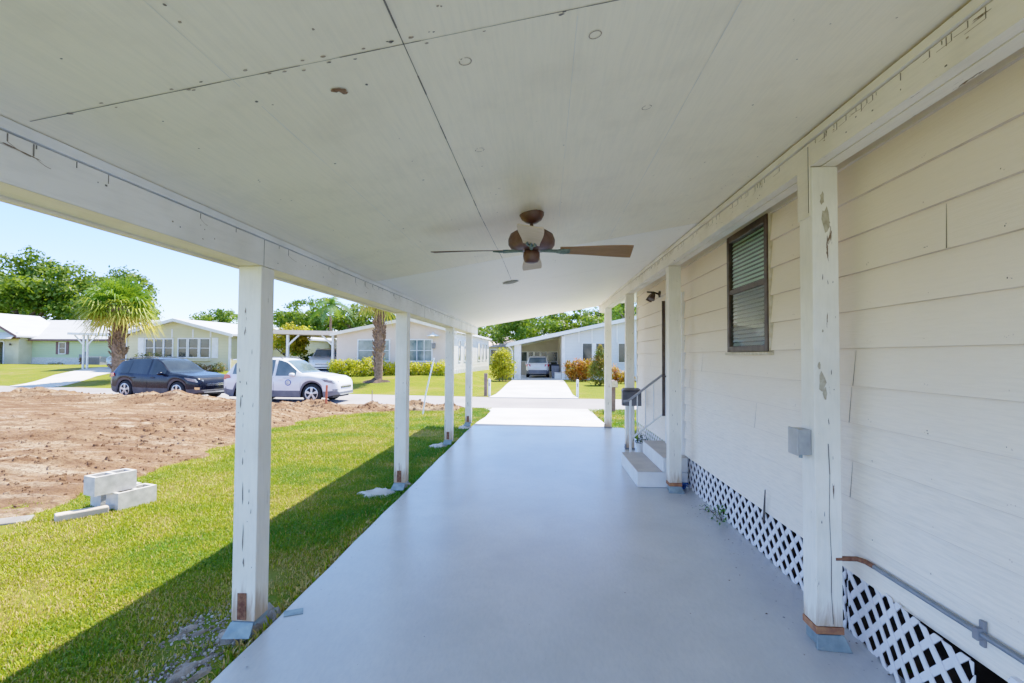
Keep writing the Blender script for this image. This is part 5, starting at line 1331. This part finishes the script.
# ------------------------------------------------------------------ plants
OAK = [(.055,.12,.022),(.12,.20,.035),(.24,.30,.065),(.09,.16,.03)]
OAK2 = [(.075,.15,.03),(.15,.24,.05),(.26,.33,.08)]
tree('oak_tree', 'broad dark green oak tree behind the green house roof at the far left', (-86,78,0), 16, (0,0,10.5,10.5,8,7.6), 15000, .62, OAK, 1, 'trees beyond the far houses', .55, 60, .27)
tree('oak_tree', 'lower rounded oak tree between the big oak and the cabbage palm', (-73,80,0), 14, (0,0,9.2,8,7,6.2), 11000, .6, OAK, 2, 'trees beyond the far houses', .5, 46, .28)
tree('oak_tree', 'bushy green tree showing over the roof left of the yellow bungalow', (-103,90,0), 15, (0,0,9.5,9,8,7), 7000, .65, OAK, 3, 'trees beyond the far houses', .5, 40, .28)
tree('oak_tree', 'small grey green tree behind the roof of the yellow bungalow', (-50,72,0), 8, (0,0,5.2,4.5,4,2.9), 3500, .42, OAK2, 4, 'trees beyond the far houses', .3, 22, .33)
tree('oak_tree', 'rounded green tree rising behind the pink home carport', (-29.5,62,0), 9, (0,0,5.2,5.6,4.5,3.0), 9000, .36, OAK2, 5, 'trees beyond the far houses', .3, 36, .28)
tree('oak_tree', 'green tree directly behind the pink home roof', (-21.5,60,0), 9, (0,0,4.9,5.0,4.5,3.1), 7500, .36, OAK, 6, 'trees beyond the far houses', .3, 32, .28)
tree('oak_tree', 'tall dark oak tree behind the left end of the blue home roof', (-2.4,60,0), 10, (0,0,4.4,4.6,5,3.4), 11000, .34, OAK2, 7, 'trees beyond the far houses', .3, 44, .26)
tree('oak_tree', 'dense oak tree behind the middle of the blue home roof', (4.0,62,0), 10, (0,0,4.6,5.2,5,3.6), 11000, .34, OAK, 8, 'trees beyond the far houses', .3, 44, .26)
tree('oak_tree', 'low green tree beside the small cream house', (-10.5,78,0), 8, (0,0,4.2,4.2,4,2.8), 4500, .36, OAK2, 9, 'trees beyond the far houses', .3, 24, .3)
tree('oak_tree', 'pale green tree behind the right end of the blue home roof', (13.0,66,0), 10, (0,0,5.0,6,5,2.9), 7000, .38, [(.10,.18,.03),(.18,.28,.05),(.26,.34,.07)], 10, 'trees beyond the far houses', .3, 30, .3)
tree('oak_tree', 'light green tree rising beyond the corner of the near house', (8.6,47,0), 9, (0,0,5.0,2.8,2.5,2.9), 6000, .26, [(.10,.20,.03),(.20,.32,.05),(.28,.36,.07)], 21, 'trees beyond the far houses', .25, 28, .3)
for i, (x, y, lb) in enumerate(((-60,92,'far palm tree with drooping fronds above the yellow bungalow roof'), (-66,95,'far palm tree left of another above the yellow bungalow roof'))):
    feather_palm('palm_tree', lb, (x,y,0), 9.2 - .9*i, 18, 2.6, 40+i, (.05,.10,.05))
feather_palm('palm_tree', 'palm tree with arching fronds above the pink home carport', (-22.8,52,0), 7.0, 22, 2.6, 47, (.07,.15,.035))
PG = [(.15,.26,.04), (.36,.40,.06), (.62,.50,.13)]
fan_palm('cabbage_palm', 'stout cabbage palm with yellowing lower fronds behind the dark car', (-25.0,28,.40), 4.0, .35, 84, 1.15, 1.3, 50, PG)
fan_palm('cabbage_palm', 'cabbage palm with criss cross trunk in front of the pink home', (-9.1,27.2,0), 4.9, .24, 34, .7, 1.0, 51, PG, lean=(.05,0))
bed = rubble('dark border bed', (-9.1,27.1,-.02), 1.1, .6, .26, 6, M['soil']) 
bed.name = 'border_bed'; bed['label'] = 'dark mulched border bed round the foot of the pink home palm'; bed['category'] = 'flower bed'
YH = [(.22,.28,.02),(.60,.57,.04),(.85,.72,.07)]
def hedge(label, x0, x1, y, z, h, seed, n):
    rg = random.Random(seed); cl = []; m = int((x1-x0)/.34)
    for i in range(m):
        x = -(x1-x0)/2 + (x1-x0)*(i+.5)/m
        for zz in (.30, .62): cl.append((x+rg.uniform(-.1,.1), rg.uniform(-.2,.2), h*zz + rg.uniform(-.06,.06), .34*rg.uniform(.8,1.2), .38, h*.34*rg.uniform(.8,1.2)))
    return shrub('hedge', label, ((x0+x1)/2, y, z), cl, n, .13, YH, seed, 'hedge')
hedge('yellow green hedge under the left window of the pink home', -12.9, -10.3, 29.6, .24, 1.22, 61, 3600)
hedge('yellow green hedge behind the foot of the pink home palm', -10.2, -8.7, 29.9, .28, 1.0, 63, 1700)
hedge('yellow green hedge along the right half of the pink home front', -8.4, -5.7, 29.6, .24, 1.05, 62, 3200)
shrub('shrub', 'round yellow bush at the left of the carport across the road', (-2.72,33.6,-.12), [(0,0,1.25,.78,.7,.85),(-.3,0,.75,.6,.6,.6),(.35,-.1,.8,.55,.6,.6),(0,0,1.75,.5,.5,.45),(-.35,0,1.5,.45,.5,.5)], 3200, .15, [(.16,.24,.02),(.45,.42,.04),(.6,.52,.06)], 64)
shrub('shrub', 'orange and green croton shrub below the blue home windows', (2.32,33.4,-.10), [(-.45,0,.75,.5,.5,.6),(.0,0,.95,.5,.5,.55),(.45,0,.85,.5,.5,.6),(.1,-.1,.45,.8,.5,.4),(-.65,0,1.1,.25,.3,.3),(.75,0,1.0,.3,.3,.4)], 3000, .19, [(.10,.16,.03),(.55,.16,.03),(.60,.28,.05),(.25,.20,.03)], 65, aspect=.35)
shrub('topiary', 'clipped cone shaped bush on the lawn across the road', (3.28,29.2,-.06), [(0,0,.55,.62,.62,.55),(0,0,.95,.56,.56,.5),(0,0,1.35,.44,.44,.45),(0,0,1.75,.28,.28,.4),(0,0,2.08,.14,.14,.28)], 5200, .10, [(.09,.14,.03),(.22,.24,.05),(.42,.20,.06)], 66, shell=.8)
shrub('shrub', 'small red orange croton at the right of the cone bush', (4.35,31.6,-.08), [(0,0,.6,.45,.4,.5),(.5,0,.4,.5,.4,.35),(1.0,0,.3,.4,.3,.3)], 1400, .17, [(.5,.12,.04),(.6,.34,.06),(.15,.2,.04)], 67, aspect=.35)
tree('croton_tree', 'orange and yellow leaved small tree left of the pink home carport', (-18.3,34.5,.4), 3.6, (0,0,2.0,1.7,1.3,1.75), 6500, .19, [(.16,.26,.03),(.42,.42,.04),(.55,.42,.05),(.22,.32,.04)], 68, None, .08, 26, .33)
shrub('shrub', 'dark green shrub between the croton tree and the silver car', (-16.9,35.8,.4), [(0,0,.7,.6,.5,.7),(.6,0,.5,.6,.5,.5),(-.7,0,.6,.6,.5,.6)], 1600, .17, [(.04,.09,.02),(.10,.17,.04)], 69)
shrub('flowering_plant', 'pink flowered plant between the two parked cars', (-13.35,22.9,-.1), [(0,0,.45,.45,.4,.4),(.3,0,.75,.3,.3,.25)], 800, .13, [(.10,.25,.03),(.30,.36,.05),(.5,.10,.22)], 70, 'plant')
shrub('shrub', 'dry brown shrub under the yellow bungalow windows', (-22.2,31.6,.35), [(-.5,0,.3,.45,.35,.35),(.3,0,.25,.4,.35,.3),(1.0,0,.35,.4,.35,.35)], 900, .14, [(.25,.16,.10),(.35,.2,.12),(.14,.18,.05)], 71)
shrub('shrub', 'wide tangled shrub in front of the left bungalow windows', (-26.2,31.8,.4), [(-.5,0,.75,.7,.5,.55),(.4,0,.8,.7,.5,.55),(.9,0,.5,.5,.4,.4)], 1400, .12, [(.16,.14,.07),(.24,.22,.11),(.12,.14,.05)], 72)

# ------------------------------------------------------------------ small things by the road
def marker(label, x, y):
    t = empty('marker_post', label, 'marker post', (x,y,T(x,y)), 0, 'white marker posts at the far driveway')
    MB().lathe([(.055,-.1),(.055,.70),(.045,.76),(.0,.78)], (0,0,0), 12).build('post', M['white'], t, 50)
    MB().box(-.02,.02,-.062,-.056,.46,.60).build('reflector', M['grey'], t)
marker('white marker post left of the driveway across the road', -2.36, 22.0); marker('white marker post right of the driveway across the road', 1.50, 22.0)
M['mb_brown'] = pm('mailbox_brown', (.16,.10,.085), (.22,.15,.125), 12, .7)
t = empty('mailbox', 'brown roadside mailbox on a round topped post at the near road edge', 'mailbox', (2.26,16.3,-.19))
MB().box(-.06,.06,-.06,.06,-.1,.80).build('post', M['mb_brown'], t, bevel=.01)
mb = MB(); pr = [(-.11,.80),(.11,.80),(.11,.92)] + [(.11*math.cos(a),.92+.10*math.sin(a)) for a in [k*math.pi/8 for k in range(1,8)]] + [(-.11,.92)]
mb.prism(pr, 'y', -.24, .24); b_ = mb.build('box', M['mb_brown'], t, bevel=.004)
MB().prism([(x*.9, .815+(z-.80)*.9) for x, z in pr], 'y', -.252, -.242).build('door', M['sill'], b_)
MB().box(.112,.12,-.05,.12,.93,1.0).build('flag', M['red_light'], b_)
o = MB().box(-.07,.07,-.06,.06,-.1,.98).build('bollard', M['mb_brown'], bevel=.012, loc=(-2.56,22.3,-.17)); tag(o, 'dark brown square post on the lawn edge across the road, left of the white marker', 'post')
t = MB().tube([(0,0,-.15),(.06,.12,.5),(.22,.5,1.6)], .022, 9).build('leaning_pole', M['plate'], smooth=60, loc=(-3.60,14.85,-.08)); tag(t, 'white pipe leaning out of the dirt near the road', 'pole')
o = MB().box(-.03,.03,-.012,.012,-.15,.76).build('survey_stake', pm('stake_orange', (.62,.10,.03), (.45,.12,.06), 8, .7), loc=(-6.72,15.15,-.1)); o.rotation_euler = (R(3),R(3),R(10)); tag(o, 'orange painted survey stake before the white car', 'stake')
o = MB().box(-.012,.012,-.012,.012,-.15,.62).build('survey_stake', pm('stake_wood', (.33,.24,.16), (.25,.17,.11), 8, .8), loc=(-5.55,16.0,-.17)); tag(o, 'thin bare wooden stake at the edge of the dirt near the second post', 'stake')
